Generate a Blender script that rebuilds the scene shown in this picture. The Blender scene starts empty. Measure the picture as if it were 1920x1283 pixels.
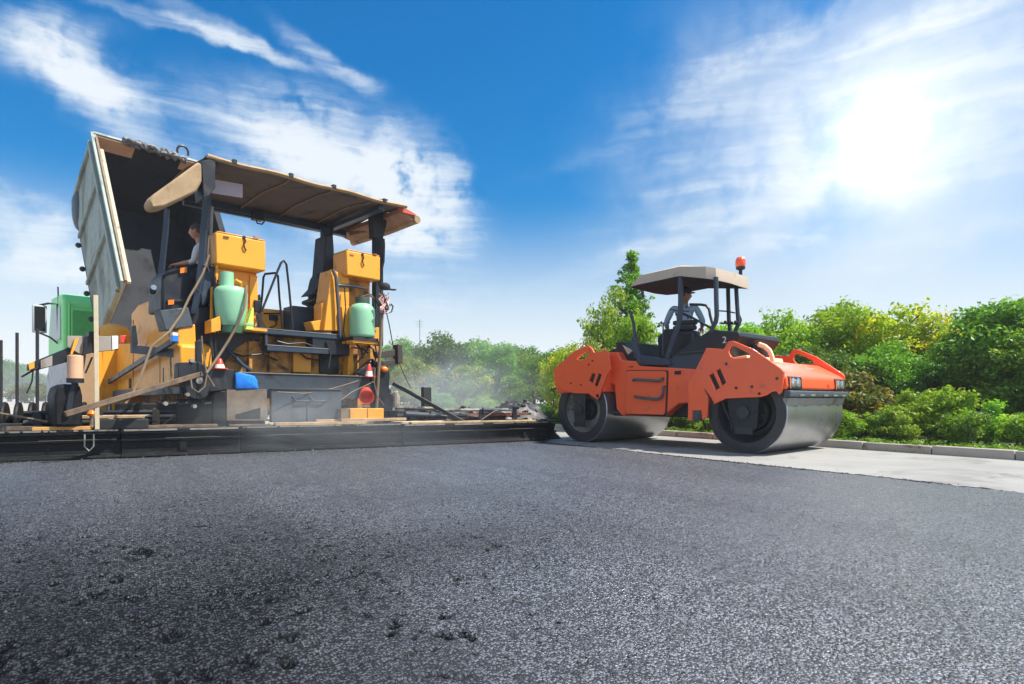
import bpy, bmesh, math, random
import numpy as np
from mathutils import Vector, Matrix, geometry

SC = bpy.context.scene
COL = SC.collection
PI = math.pi
rnd = random.Random(7)

# ------------------------------------------------------------------ camera
EYE = 0.82                       # height of the lens above the road
FOC, CX, HZ = 1110.0, 960.0, 750.0
cam_data = bpy.data.cameras.new('camera')
cam = bpy.data.objects.new('camera', cam_data)
COL.objects.link(cam)
cam.location = (0, 0, EYE)
cam.rotation_euler = (PI / 2, 0, 0)
cam_data.sensor_width = 36.0
cam_data.lens = 36.0 * FOC / 1920.0
cam_data.shift_y = (HZ - 641.5) / 1920.0
cam_data.clip_start = 0.05
cam_data.clip_end = 3000.0
SC.camera = cam

# ------------------------------------------------------------------ light
SUN_AZ, SUN_EL = math.radians(100), math.radians(58)
sun_dir = Vector((math.cos(SUN_EL) * math.sin(SUN_AZ), math.cos(SUN_EL) * math.cos(SUN_AZ), math.sin(SUN_EL)))
sun_data = bpy.data.lights.new('sun', 'SUN')
sun_data.energy = 3.5
sun_data.angle = math.radians(0.6)
sun_data.color = (1.0, 0.93, 0.82)
sun = bpy.data.objects.new('sun', sun_data)
sun.rotation_euler = sun_dir.to_track_quat('Z', 'Y').to_euler()
sun.location = (20, -4, 30)
COL.objects.link(sun)

SC.view_settings.view_transform = 'Standard'
SC.view_settings.look = 'None'
SC.view_settings.gamma = 1.0
SC.view_settings.use_curve_mapping = False
SC.view_settings.exposure = 1.2


class NT:
    """small helper for building node trees"""
    def __init__(s, tree):
        s.t = tree
        s.n = tree.nodes
        s.l = tree.links

    def new(s, kind, **kw):
        nd = s.n.new(kind)
        for k, v in kw.items():
            setattr(nd, k, v)
        return nd

    def put(s, sock, val):
        if isinstance(val, bpy.types.NodeSocket):
            s.l.new(val, sock)
        elif val is not None:
            sock.default_value = val

    def math(s, op, a, b=None, c=None, clamp=False):
        nd = s.new('ShaderNodeMath', operation=op, use_clamp=clamp)
        s.put(nd.inputs[0], a)
        s.put(nd.inputs[1], b)
        s.put(nd.inputs[2], c)
        return nd.outputs[0]

    def mix(s, fac, a, b, blend='MIX'):
        nd = s.new('ShaderNodeMix', data_type='RGBA', blend_type=blend)
        s.put(nd.inputs[0], fac)
        s.put(nd.inputs[6], a)
        s.put(nd.inputs[7], b)
        return nd.outputs[2]

    def smooth(s, x, lo, hi, a=0.0, b=1.0):
        nd = s.new('ShaderNodeMapRange', interpolation_type='SMOOTHSTEP')
        s.put(nd.inputs[0], x)
        s.put(nd.inputs[1], lo)
        s.put(nd.inputs[2], hi)
        s.put(nd.inputs[3], a)
        s.put(nd.inputs[4], b)
        return nd.outputs[0]

    def lin(s, x, lo, hi, a=0.0, b=1.0):
        nd = s.new('ShaderNodeMapRange')
        s.put(nd.inputs[0], x)
        s.put(nd.inputs[1], lo)
        s.put(nd.inputs[2], hi)
        s.put(nd.inputs[3], a)
        s.put(nd.inputs[4], b)
        return nd.outputs[0]

    def noise(s, vec, scale, detail=4, rough=0.55, dist=0.0):
        nd = s.new('ShaderNodeTexNoise')
        s.put(nd.inputs['Vector'], vec)
        nd.inputs['Scale'].default_value = scale
        nd.inputs['Detail'].default_value = detail
        nd.inputs['Roughness'].default_value = rough
        nd.inputs['Distortion'].default_value = dist
        return nd.outputs[0], nd.outputs[1]

    def mapping(s, vec, loc=(0, 0, 0), rot=(0, 0, 0), scale=(1, 1, 1), kind='POINT'):
        nd = s.new('ShaderNodeMapping', vector_type=kind)
        s.put(nd.inputs[0], vec)
        nd.inputs[1].default_value = loc
        nd.inputs[2].default_value = rot
        nd.inputs[3].default_value = scale
        return nd.outputs[0]


# ------------------------------------------------------------------ sky
SKY_STRENGTH = 0.064
FIB, PUF = 1.25, 0.16
world = bpy.data.worlds.new('World')
SC.world = world
world.use_nodes = True
W = NT(world.node_tree)
W.n.clear()


def angles(px, py):
    """azimuth and elevation of a direction, in degrees"""
    x, z = (px - CX) / FOC, (HZ - py) / FOC
    return math.degrees(math.atan(x)), math.degrees(math.atan2(z, math.hypot(1, x)))


def build_sky():
    sky = W.new('ShaderNodeTexSky', sky_type='NISHITA')
    sky.sun_disc = False
    sky.sun_elevation = SUN_EL
    sky.sun_rotation = SUN_AZ
    sky.air_density = 1.0
    sky.dust_density = 0.6
    sky.ozone_density = 2.0
    tc = W.new('ShaderNodeTexCoord').outputs['Generated']
    sep = W.new('ShaderNodeSeparateXYZ')
    W.put(sep.inputs[0], tc)
    az = W.math('MULTIPLY', W.math('ARCTAN2', sep.outputs[0], sep.outputs[1]), 180 / PI)
    el = W.math('MULTIPLY', W.math('ARCSINE', sep.outputs[2]), 180 / PI)
    cmb = W.new('ShaderNodeCombineXYZ')
    W.put(cmb.inputs[0], az)
    W.put(cmb.inputs[1], el)
    ang = cmb.outputs[0]
    # warp so that soft shapes get wind-torn edges
    def warp(vec, scale, amount):
        _, nc = W.noise(vec, scale, 5, 0.55)
        sub = W.new('ShaderNodeVectorMath', operation='SUBTRACT')
        W.put(sub.inputs[0], nc)
        sub.inputs[1].default_value = (0.5, 0.5, 0.5)
        sc = W.new('ShaderNodeVectorMath', operation='SCALE')
        W.put(sc.inputs[0], sub.outputs[0])
        sc.inputs['Scale'].default_value = amount
        ad = W.new('ShaderNodeVectorMath', operation='ADD')
        W.put(ad.inputs[0], vec)
        W.put(ad.inputs[1], sc.outputs[0])
        return ad.outputs[0]
    wa = warp(ang, 0.07, 3.0)
    wb = warp(wa, 0.30, 1.9)

    def blob(px, py, rx, ry, rot, wgt, vec=None, soft=1.0):
        a, e = angles(px, py)
        ka = 57.3 / FOC * math.cos(math.radians(a)) ** 2
        ke = 57.3 / FOC * math.cos(math.radians(a)) * math.cos(math.radians(e)) ** 2
        m = W.mapping(vec or wb, loc=(a, e, 0), rot=(0, 0, math.radians(rot)),
                      scale=(rx * ka, ry * ke, 1), kind='TEXTURE')
        g = W.new('ShaderNodeTexGradient', gradient_type='SPHERICAL')
        W.put(g.inputs[0], m)
        return W.smooth(g.outputs[1], 0.0, soft, 0.0, wgt)

    def total(items, vec=None):
        acc = None
        for it in items:
            b = blob(*it[:6], vec=vec, soft=it[7] if len(it) > 7 else 1.0)
            acc = b if acc is None else W.math('ADD', acc, b)
        return acc
    CLOUDS = [
        # px, py, rx, ry, rotation (deg, + tilts up to the right), weight, softness
        (690, 330, 300, 190, -28, 0.40, None, .6), (600, 270, 330, 110, -18, 0.28, None, .7), (790, 330, 150, 150, -50, 0.28, None, .5),
        (600, 400, 480, 240, -20, 0.50), (450, 250, 330, 100, -14, 0.35), (780, 420, 240, 200, -20, 0.3),
        (170, 150, 230, 130, -40, 0.62), (60, 110, 260, 110, -20, 0.42), (220, 210, 260, 110, -35, 0.42), (110, 60, 260, 60, 20, .3),
        (340, 45, 330, 26, -3, 0.40, None, .6), (430, 62, 220, 30, -10, 0.40, None, .5), (600, 100, 170, 34, -22, 0.42, None, .7), (680, 140, 90, 22, -16, 0.3),
        (60, 470, 460, 190, 0, 0.62), (330, 540, 560, 160, 0, 0.5), (40, 380, 180, 50, -10, .3),
        (1480, 60, 420, 56, 16, 0.35, None, .9), (1780, 15, 420, 60, 3, 0.5, None, .8), (1300, 150, 380, 190, 18, 0.30),
        (1640, 260, 900, 420, 8, 0.36), (1820, 200, 560, 320, 10, 0.2), (1420, 330, 620, 200, 18, 0.30),
        (1100, 295, 300, 34, 14, 0.14), (1180, 470, 420, 34, 20, 0.26), (1330, 440, 420, 26, 17, 0.26), (1600, 410, 560, 40, 12, 0.3),
        (1760, 470, 520, 60, 8, 0.3), (1000, 590, 900, 65, 0, 0.40), (900, 540, 320, 26, -2, 0.25),
    ]
    base = total(CLOUDS)
    # fibres, drawn out along the wind
    fib_v = W.mapping(wa, rot=(0, 0, math.radians(-16)), scale=(0.040, 0.62, 1))
    fib, _ = W.noise(fib_v, 1.0, 8, 0.62, 0.5)
    puff, _ = W.noise(W.mapping(wb, scale=(0.075, 0.13, 1)), 1.0, 8, 0.60)
    # clouds go on over the unseen sky, cover raised there to add fill light
    away = W.smooth(W.math('ABSOLUTE', az), 42, 70)
    gen, _ = W.noise(W.mapping(wb, scale=(0.022, 0.05, 1)), 1.0, 5, 0.5)
    base = W.math('ADD', base, W.math('MULTIPLY', away, W.smooth(gen, 0.32, 0.60, 0, 0.9)))
    tex = W.math('ADD', W.math('MULTIPLY', W.math('SUBTRACT', fib, 0.5), FIB), W.math('MULTIPLY', W.math('SUBTRACT', puff, 0.5), PUF))
    m = W.math('ADD', base, W.math('MULTIPLY', tex, W.smooth(base, 0.0, 0.45)))
    cloud = W.smooth(m, 0.0, 1.15, 0.0, 0.90)
    lowhaze = W.smooth(el, 19.0, 2.0, 0.0, 0.92)
    # the clear sky: deep blue overhead, paler towards the horizon
    hs = W.new('ShaderNodeHueSaturation')
    hs.inputs['Saturation'].default_value = 1.5
    W.put(hs.inputs['Color'], sky.outputs[0])
    tintc = W.mix(W.smooth(el, 4, 34), (0.75, 0.96, 1.0, 1), (0.06, 1.16, 1.16, 1))
    clear = W.mix(1.0, hs.outputs[0], tintc, 'MULTIPLY')
    c1 = W.mix(lowhaze, clear, (6.3, 6.55, 6.75, 1))
    c2 = W.mix(cloud, c1, W.mix(W.smooth(m, 0.2, 1.2), (4.5, 5.6, 6.6, 1), (6.5, 6.85, 7.15, 1)))
    # thin bright cloud round the low sun, its glare fading outwards
    g2 = total([(1650, 265, 800, 560, 8, 1.0)], vec=wa)
    c3 = W.mix(W.math('MULTIPLY', g2, 0.66), c2, (5.6, 5.95, 6.25, 1))
    gb = total([(1645, 262, 560, 460, 8, 1.0)], vec=ang)
    g0 = total([(1645, 262, 330, 310, 8, 1.0)], vec=ang)
    halo = W.math('ADD', W.math('MULTIPLY', W.math('POWER', gb, 1.6), 2.0), W.math('ADD', W.math('MULTIPLY', W.math('POWER', g0, 5.0), 4.0), W.math('MULTIPLY', W.math('POWER', g0, 120.0), 1800.0)))
    hc = W.new('ShaderNodeVectorMath', operation='SCALE')
    hc.inputs[0].default_value = (1.0, 0.97, 0.90)
    W.put(hc.inputs['Scale'], halo)
    c4 = W.mix(1.0, c3, hc.outputs[0], 'ADD')
    below = W.smooth(el, -1.0, 0.0)
    c5 = W.mix(below, (3.0, 3.0, 3.0, 1), c4)
    bg = W.new('ShaderNodeBackground')
    W.put(bg.inputs[0], c5)
    bg.inputs[1].default_value = SKY_STRENGTH
    out = W.new('ShaderNodeOutputWorld')
    W.l.new(bg.outputs[0], out.inputs[0])


build_sky()


# ------------------------------------------------------------------ frames
class Frame:
    """a local frame on the ground: u to the right, v away, w up"""
    def __init__(s, x, y, deg, z=0.0):
        s.x, s.y, s.a, s.z = x, y, math.radians(deg), z
        c, n = math.cos(s.a), math.sin(s.a)
        s.U, s.V = (c, n), (-n, c)

    def world(s, p):
        return (s.x + p[0] * s.U[0] + p[1] * s.V[0], s.y + p[0] * s.U[1] + p[1] * s.V[1], p[2] + s.z)

    def local(s, q):
        dx, dy = q[0] - s.x, q[1] - s.y
        return (dx * s.U[0] + dy * s.U[1], dx * s.V[0] + dy * s.V[1], q[2] - s.z)

    def _ray(s, px, py):
        d = ((px - CX) / FOC, 1.0, (HZ - py) / FOC)
        o = s.local((0, 0, EYE))
        return o, (d[0] * s.U[0] + d[1] * s.U[1], d[0] * s.V[0] + d[1] * s.V[1], d[2])

    def pv(s, px, py, v):
        o, d = s._ray(px, py)
        t = (v - o[1]) / d[1]
        return (o[0] + t * d[0], o[2] + t * d[2])

    def pu(s, px, py, u):
        o, d = s._ray(px, py)
        t = (u - o[0]) / d[0]
        return (o[1] + t * d[1], o[2] + t * d[2])

    def p3(s, px, py, v):
        a = s.pv(px, py, v)
        return (a[0], v, a[1])

    def p3u(s, px, py, u):
        a = s.pu(px, py, u)
        return (u, a[0], a[1])


G = Frame(0, 0, 0)                       # the world itself
R = Frame(1.35, 11.5, -48.6)             # road roller: u towards its near end, v across
P = Frame(-3.44, 9.2, 46)                # paver
S = Frame(0.752, 11.62, 30)              # its screed
T = Frame(-8.53, 13.0, 48)               # tipper truck
ROAD = Frame(0, 0, -32.5 + 65)           # placeholder, replaced below
ROAD = Frame(0, 0, 32.5)                 # u across the road, v along it


# ------------------------------------------------------------------ mesh building
class MB:
    def __init__(s, frame=G):
        s.f = frame
        s.v, s.p, s.mi = [], [], []
        s.cur = 0

    def add(s, verts, faces):
        k = len(s.v)
        s.v.extend([tuple(q) for q in verts])
        s.p.extend([tuple(i + k for i in f) for f in faces])
        s.mi.extend([s.cur] * len(faces))
        return s

    def box(s, u0, u1, v0, v1, w0, w1):
        vs = [(u, v, w) for w in (w0, w1) for v in (v0, v1) for u in (u0, u1)]
        return s.add(vs, [(0, 2, 3, 1), (4, 5, 7, 6), (0, 1, 5, 4), (2, 6, 7, 3), (0, 4, 6, 2), (1, 3, 7, 5)])

    def prism(s, loop, a0, a1, axis='v', holes=()):
        """extrude a closed 2D outline (with holes) along an axis"""
        def to3(p, a):
            return {'v': (p[0], a, p[1]), 'u': (a, p[0], p[1]), 'w': (p[0], p[1], a)}[axis]
        loops = [list(loop)] + [list(h) for h in holes]
        flat = [q for lp in loops for q in lp]
        n = len(flat)
        if n > 4:
            ed, b = [], 0
            for lp in loops:
                ed += [(b + i, b + (i + 1) % len(lp)) for i in range(len(lp))]
                b += len(lp)
            _, _, tris, ov, _, _ = geometry.delaunay_2d_cdt([Vector((q[0], q[1])) for q in flat], ed, [], 0, 1e-7)

            def inside(x, y, lp):
                c = False
                for i in range(len(lp)):
                    (x1, y1), (x2, y2) = lp[i - 1], lp[i]
                    if (y1 > y) != (y2 > y) and x < (x2 - x1) * (y - y1) / (y2 - y1) + x1:
                        c = not c
                return c
            keep = []
            for t in tris:
                ids = [ov[i][0] if ov[i] else None for i in t]
                if None in ids:
                    continue
                cx_, cy_ = sum(flat[i][0] for i in ids) / 3, sum(flat[i][1] for i in ids) / 3
                if inside(cx_, cy_, loops[0]) and not any(inside(cx_, cy_, h) for h in loops[1:]):
                    keep.append(tuple(ids))
            tris = keep
        else:
            tris = [tuple(range(n))]
        vs = [to3(q, a0) for q in flat] + [to3(q, a1) for q in flat]
        fs = [tuple(t) for t in tris] + [tuple(i + n for i in reversed(t)) for t in tris]
        b = 0
        for lp in loops:
            m = len(lp)
            for i in range(m):
                j = (i + 1) % m
                fs.append((b + i, b + j, b + j + n, b + i + n))
            b += m
        return s.add(vs, fs)

    def tube(s, pts, r, n=8, closed=False, cap=True, flat=1.0):
        pts = [Vector(p) for p in pts]
        m = len(pts)
        rs = r if isinstance(r, (list, tuple)) else [r] * m
        tang = []
        for i in range(m):
            a = pts[i - 1] if (i > 0 or closed) else pts[0]
            b = pts[(i + 1) % m] if (i < m - 1 or closed) else pts[-1]
            d = (b - a)
            tang.append(d.normalized() if d.length > 1e-9 else Vector((0, 0, 1)))
        ref = Vector((0, 0, 1)) if abs(tang[0].z) < 0.9 else Vector((1, 0, 0))
        nx = tang[0].cross(ref).normalized()
        vs, fs = [], []
        for i in range(m):
            nx = (nx - tang[i] * nx.dot(tang[i]))
            nx = nx.normalized() if nx.length > 1e-6 else tang[i].orthogonal().normalized()
            ny = tang[i].cross(nx)
            for k in range(n):
                a = 2 * PI * k / n
                vs.append(pts[i] + (nx * math.cos(a) + ny * math.sin(a) * flat) * rs[i])
        rng = m if closed else m - 1
        for i in range(rng):
            j = (i + 1) % m
            for k in range(n):
                l = (k + 1) % n
                fs.append((i * n + k, i * n + l, j * n + l, j * n + k))
        if cap and not closed:
            fs.append(tuple(reversed(range(n))))
            fs.append(tuple((m - 1) * n + k for k in range(n)))
        return s.add(vs, fs)

    def bar(s, a, b, wdt, hgt):
        """rectangular bar between two points"""
        a, b = Vector(a), Vector(b)
        d = (b - a).normalized()
        ref = Vector((0, 0, 1)) if abs(d.z) < 0.9 else Vector((0, 1, 0))
        x = d.cross(ref).normalized()
        y = x.cross(d).normalized()
        vs = []
        for q in (a, b):
            for (i, j) in ((-1, -1), (1, -1), (1, 1), (-1, 1)):
                vs.append(q + x * (i * wdt / 2) + y * (j * hgt / 2))
        return s.add(vs, [(0, 3, 2, 1), (4, 5, 6, 7), (0, 1, 5, 4), (1, 2, 6, 5), (2, 3, 7, 6), (3, 0, 4, 7)])

    def lathe(s, prof, c, axis='w', n=24, closed=False, a0=0.0, a1=2 * PI):
        """prof: list of (radius, height along the axis); c the centre"""
        vs, fs = [], []
        m = len(prof)
        for (r, h) in prof:
            for k in range(n):
                a = a0 + (a1 - a0) * k / n
                x, y = r * math.cos(a), r * math.sin(a)
                q = {'w': (x, y, h), 'v': (x, h, y), 'u': (h, x, y)}[axis]
                vs.append((c[0] + q[0], c[1] + q[1], c[2] + q[2]))
        for i in range(m if closed else m - 1):
            j = (i + 1) % m
            for k in range(n):
                l = (k + 1) % n
                fs.append((i * n + k, i * n + l, j * n + l, j * n + k))
        if not closed:
            fs.append(tuple(reversed(range(n))))
            fs.append(tuple((m - 1) * n + k for k in range(n)))
        return s.add(vs, fs)

    def ball(s, c, r, nu=12, nv=8):
        rx, ry, rz = r if isinstance(r, (tuple, list)) else (r, r, r)
        vs, fs = [], []
        for i in range(nv + 1):
            t = PI * i / nv
            for k in range(nu):
                a = 2 * PI * k / nu
                vs.append((c[0] + rx * math.sin(t) * math.cos(a), c[1] + ry * math.sin(t) * math.sin(a), c[2] + rz * math.cos(t)))
        for i in range(nv):
            for k in range(nu):
                l = (k + 1) % nu
                fs.append((i * nu + k, (i + 1) * nu + k, (i + 1) * nu + l, i * nu + l))
        return s.add(vs, fs)

    def loft(s, loops, cap=True):
        n = len(loops[0])
        vs = [q for lp in loops for q in lp]
        fs = []
        for i in range(len(loops) - 1):
            for k in range(n):
                l = (k + 1) % n
                fs.append((i * n + k, i * n + l, (i + 1) * n + l, (i + 1) * n + k))
        if cap:
            fs.append(tuple(reversed(range(n))))
            fs.append(tuple((len(loops) - 1) * n + k for k in range(n)))
        return s.add(vs, fs)

    def mesh(s, name, frame, smooth=35, origin=(0, 0, 0), clean=True):
        vs = s.v
        if frame is not s.f:
            vs = [frame.local(s.f.world(q)) for q in vs]
        if origin != (0, 0, 0):
            vs = [(q[0] - origin[0], q[1] - origin[1], q[2] - origin[2]) for q in vs]
        me = bpy.data.meshes.new(name)
        me.from_pydata(vs, [], s.p)
        me.polygons.foreach_set('material_index', s.mi)
        if clean:
            bm = bmesh.new()
            bm.from_mesh(me)
            bmesh.ops.remove_doubles(bm, verts=bm.verts, dist=1e-5)
            bmesh.ops.recalc_face_normals(bm, faces=bm.faces)
            bm.to_mesh(me)
            bm.free()
        if smooth:
            me.polygons.foreach_set('use_smooth', [True] * len(me.polygons))
            me.set_sharp_from_angle(angle=math.radians(smooth))
        me.update()
        return me


def bevel(o, w, seg=2, angle=40):
    m = o.modifiers.new('edge', 'BEVEL')
    m.width = w
    m.segments = seg
    m.limit_method = 'ANGLE'
    m.angle_limit = math.radians(angle)
    m.use_clamp_overlap = True
    m.harden_normals = False
    return o


def setmats(me, mat):
    for m in (mat if isinstance(mat, (list, tuple)) else [mat]):
        me.materials.append(m)


def tag(o, label=None, cat=None, group=None, kind=None):
    if label:
        o['label'] = label
    if cat:
        o['category'] = cat
    if group:
        o['group'] = group
    if kind:
        o['kind'] = kind
    return o


def thing(name, frame, label, cat, group=None):
    o = bpy.data.objects.new(name, None)
    o.empty_display_size = 0.2
    COL.objects.link(o)
    o.location = (frame.x, frame.y, 0)
    o.rotation_euler = (0, 0, frame.a)
    o['_f'] = 0
    del o['_f']
    FR[o.name] = frame
    return tag(o, label, cat, group)


FR = {}


def part(name, mb, mat, parent, bev=0.0, smooth=35, label=None, kind=None):
    """a mesh under a thing (or under a part of it)"""
    frame = FR[parent.name]
    me = mb.mesh(name, frame, smooth)
    setmats(me, mat)
    o = bpy.data.objects.new(name, me)
    COL.objects.link(o)
    o.parent = parent
    FR[o.name] = frame
    if bev:
        bevel(o, bev)
    return tag(o, label, kind=kind)


def solo(name, mb, mat, label=None, cat=None, group=None, kind=None, bev=0.0, smooth=35, clean=True):
    """a top-level thing that is one mesh, its origin at its own base"""
    f = mb.f
    a = np.array(mb.v)
    lo, hi = a.min(0), a.max(0)
    org = ((lo[0] + hi[0]) / 2, (lo[1] + hi[1]) / 2, lo[2]) if kind not in ('structure', 'stuff') else (0, 0, 0)
    org = tuple(float(x) for x in org)
    me = mb.mesh(name, f, smooth, org, clean)
    setmats(me, mat)
    o = bpy.data.objects.new(name, me)
    COL.objects.link(o)
    o.location = f.world(org)
    o.rotation_euler = (0, 0, f.a)
    FR[o.name] = Frame(o.location[0], o.location[1], math.degrees(f.a), o.location[2])
    if bev:
        bevel(o, bev)
    return tag(o, label, cat, group, kind)


def copy_tree(o, parent=None):
    c = o.copy()
    COL.objects.link(c)
    if parent is not None:
        c.parent = parent
    for ch in list(o.children):
        copy_tree(ch, c)
    return c


# ------------------------------------------------------------------ materials
MATS = {}


def lin3(c):
    return (c[0], c[1], c[2], 1.0)


def surface(name, col, rough=0.5, metal=0.0, col2=None, grain=6.0, amount=0.5, dirt=None, dirt_amt=0.0,
            dirt_scale=2.0, bump=0.0, bump_scale=60.0, spec=0.5, coat=0.0, streak=None, sheen=0.0, chips=0.0):
    """a painted, bare or dusty surface: slow colour drift, patches of dirt, fine relief"""
    if name in MATS:
        return MATS[name]
    m = bpy.data.materials.new(name)
    m.use_nodes = True
    T_ = NT(m.node_tree)
    b = T_.n['Principled BSDF']
    co = T_.new('ShaderNodeTexCoord').outputs['Object']
    c2 = col2 or tuple(x * 0.78 for x in col)
    f1, _ = T_.noise(co, grain, 5, 0.6)
    c = T_.mix(T_.smooth(f1, 0.35, 0.7, 0, amount), lin3(col), lin3(c2))
    rg = T_.lin(f1, 0.3, 0.7, rough - 0.08, rough + 0.1)
    if dirt:
        v = T_.mapping(co, scale=(1, 1, 0.35) if streak else (1, 1, 1))
        f2, _ = T_.noise(v, dirt_scale, 7, 0.68, 0.4)
        k = T_.smooth(f2, 0.62 - 0.3 * dirt_amt, 0.78 - 0.2 * dirt_amt)
        c = T_.mix(k, c, lin3(dirt))
        rg = T_.mix(k, rg, (min(1, rough + 0.3),) * 3 + (1,))
    if chips:
        f4, _ = T_.noise(co, 19, 6, 0.75, 0.8)
        f5, _ = T_.noise(T_.mapping(co, loc=(3, 1, 7), scale=(1, 1, 0.25)), 5.0, 6, 0.7, 1.0)
        k2 = T_.smooth(f4, 0.70 - 0.06 * chips, 0.745 - 0.06 * chips)
        c = T_.mix(k2, c, (0.05, 0.035, 0.03, 1))
        k3 = T_.smooth(f5, 0.60, 0.80, 0.0, 0.35 * chips)
        c = T_.mix(k3, c, (0.12, 0.085, 0.06, 1))
        rg = T_.mix(k3, rg, (0.8, 0.8, 0.8, 1))
    T_.put(b.inputs['Base Color'], c)
    T_.put(b.inputs['Roughness'], rg)
    b.inputs['Metallic'].default_value = metal
    b.inputs['Specular IOR Level'].default_value = spec
    b.inputs['Coat Weight'].default_value = coat
    if sheen:
        b.inputs['Sheen Weight'].default_value = sheen
    if bump:
        f3, _ = T_.noise(co, bump_scale, 4, 0.6)
        bp = T_.new('ShaderNodeBump')
        bp.inputs['Strength'].default_value = 0.6
        bp.inputs['Distance'].default_value = bump
        T_.put(bp.inputs['Height'], f3)
        T_.put(b.inputs['Normal'], bp.outputs[0])
    MATS[name] = m
    return m


def leafmat(name, a, b_, trans=0.45, yellow=None):
    m = bpy.data.materials.new(name)
    m.use_nodes = True
    T_ = NT(m.node_tree)
    b = T_.n['Principled BSDF']
    out = T_.n['Material Output']
    at = T_.new('ShaderNodeAttribute', attribute_name='tint')
    oi = T_.new('ShaderNodeObjectInfo')
    c = T_.mix(at.outputs['Fac'], lin3(a), lin3(b_))
    if yellow:
        c = T_.mix(T_.smooth(at.outputs['Fac'], 0.72, 0.86), c, lin3(yellow))
    hs = T_.new('ShaderNodeHueSaturation')
    T_.put(hs.inputs['Hue'], T_.lin(oi.outputs['Random'], 0, 1, 0.482, 0.515))
    T_.put(hs.inputs['Value'], T_.lin(oi.outputs['Random'], 0, 1, 0.85, 1.18))
    T_.put(hs.inputs['Color'], c)
    T_.put(b.inputs['Base Color'], hs.outputs[0])
    b.inputs['Roughness'].default_value = 0.45
    b.inputs['Specular IOR Level'].default_value = 0.35
    tr = T_.new('ShaderNodeBsdfTranslucent')
    T_.put(tr.inputs[0], T_.mix(1.0, hs.outputs[0], (1.5, 1.35, 0.5, 1), 'MULTIPLY'))
    mx = T_.new('ShaderNodeMixShader')
    mx.inputs[0].default_value = trans
    T_.l.new(b.outputs[0], mx.inputs[1])
    T_.l.new(tr.outputs[0], mx.inputs[2])
    T_.l.new(mx.outputs[0], out.inputs[0])
    MATS[name] = m
    return m


DUST = (0.30, 0.24, 0.17)
SOOT = (0.022, 0.021, 0.022)
M_ORANGE = surface('roller_orange_paint', (0.95, 0.125, 0.034), 0.42, col2=(0.88, 0.13, 0.044), dirt=(0.42, 0.12, 0.06), dirt_amt=0.10, dirt_scale=3.2, coat=0.25, chips=0.8, bump=0.0008, bump_scale=14)
M_YELLOW = surface('paver_yellow_paint', (0.86, 0.36, 0.022), 0.45, col2=(0.78, 0.33, 0.030), dirt=(0.30, 0.16, 0.06), dirt_amt=0.22, dirt_scale=2.6, coat=0.15, chips=1.0, bump=0.0008, bump_scale=14)
M_TAN = surface('dusty_yellow_paint', (0.62, 0.27, 0.045), 0.62, col2=(0.46, 0.24, 0.07), dirt=(0.06, 0.043, 0.035), dirt_amt=0.8, dirt_scale=2.4, bump=0.001, bump_scale=20)
M_BLACK = surface('black_machine_paint', (0.013, 0.016, 0.023), 0.45, col2=(0.022, 0.025, 0.032), spec=0.4, dirt=(0.05, 0.046, 0.044), dirt_amt=0.2, dirt_scale=3.0, bump=0.0006)
M_NAVY = surface('dark_blue_grey_paint', (0.026, 0.042, 0.070), 0.42, col2=(0.036, 0.054, 0.082), dirt=(0.09, 0.085, 0.08), dirt_amt=0.2, dirt_scale=3.0)
M_STEEL = surface('worn_dark_steel', (0.032, 0.034, 0.040), 0.52, metal=0.2, col2=(0.055, 0.052, 0.05), dirt=SOOT, dirt_amt=0.5, dirt_scale=2.2, bump=0.002, bump_scale=30)
M_SLATE = surface('scuffed_slate_steel', (0.070, 0.086, 0.108), 0.55, metal=0.1, col2=(0.045, 0.056, 0.072), dirt=(0.03, 0.029, 0.03), dirt_amt=0.35, dirt_scale=2.5, bump=0.001, bump_scale=30)
M_TAR = surface('tar_coated_steel', (0.0055, 0.006, 0.008), 0.6, col2=(0.013, 0.0135, 0.016), grain=9, amount=0.8, spec=0.3, dirt=(0.03, 0.028, 0.026), dirt_amt=0.10, dirt_scale=3.4, bump=0.006, bump_scale=26)
M_EDGE = surface('rubbed_bare_steel', (0.46, 0.42, 0.37), 0.4, metal=0.7, col2=(0.22, 0.18, 0.14), dirt=(0.12, 0.08, 0.05), dirt_amt=0.35)
M_DRUM = surface('rolled_bright_steel', (0.42, 0.43, 0.45), 0.32, metal=0.85, col2=(0.36, 0.37, 0.39), grain=1.5, dirt=(0.07, 0.07, 0.075), dirt_amt=0.2, dirt_scale=1.6, bump=0.0004, bump_scale=70, chips=0.4)
M_RIM = surface('dusty_drum_end', (0.030, 0.031, 0.036), 0.55, col2=(0.055, 0.053, 0.052), dirt=(0.09, 0.085, 0.08), dirt_amt=0.3, bump=0.002, bump_scale=25)
M_RIMPALE = surface('chalky_inner_rim', (0.34, 0.31, 0.27), 0.8, col2=(0.18, 0.165, 0.145), amount=0.8, dirt=(0.05, 0.047, 0.045), dirt_amt=0.5, bump=0.003, bump_scale=20)
M_RUST = surface('rusty_box_steel', (0.22, 0.17, 0.125), 0.75, col2=(0.13, 0.095, 0.07), grain=5, amount=0.9, dirt=(0.05, 0.04, 0.035), dirt_amt=0.4, bump=0.003, bump_scale=22)
M_GREEN = surface('pale_green_enamel', (0.28, 0.58, 0.36), 0.42, col2=(0.25, 0.52, 0.33), dirt=(0.12, 0.25, 0.16), dirt_amt=0.25, coat=0.2, chips=0.7)
M_LIME = surface('lime_yellow_plastic', (0.70, 0.78, 0.12), 0.5)
M_CANVAS = surface('weathered_canvas', (0.42, 0.29, 0.17), 0.85, col2=(0.29, 0.20, 0.115), grain=4, amount=0.8, dirt=(0.16, 0.11, 0.07), dirt_amt=0.25, dirt_scale=1.6, bump=0.004, bump_scale=9)
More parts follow.
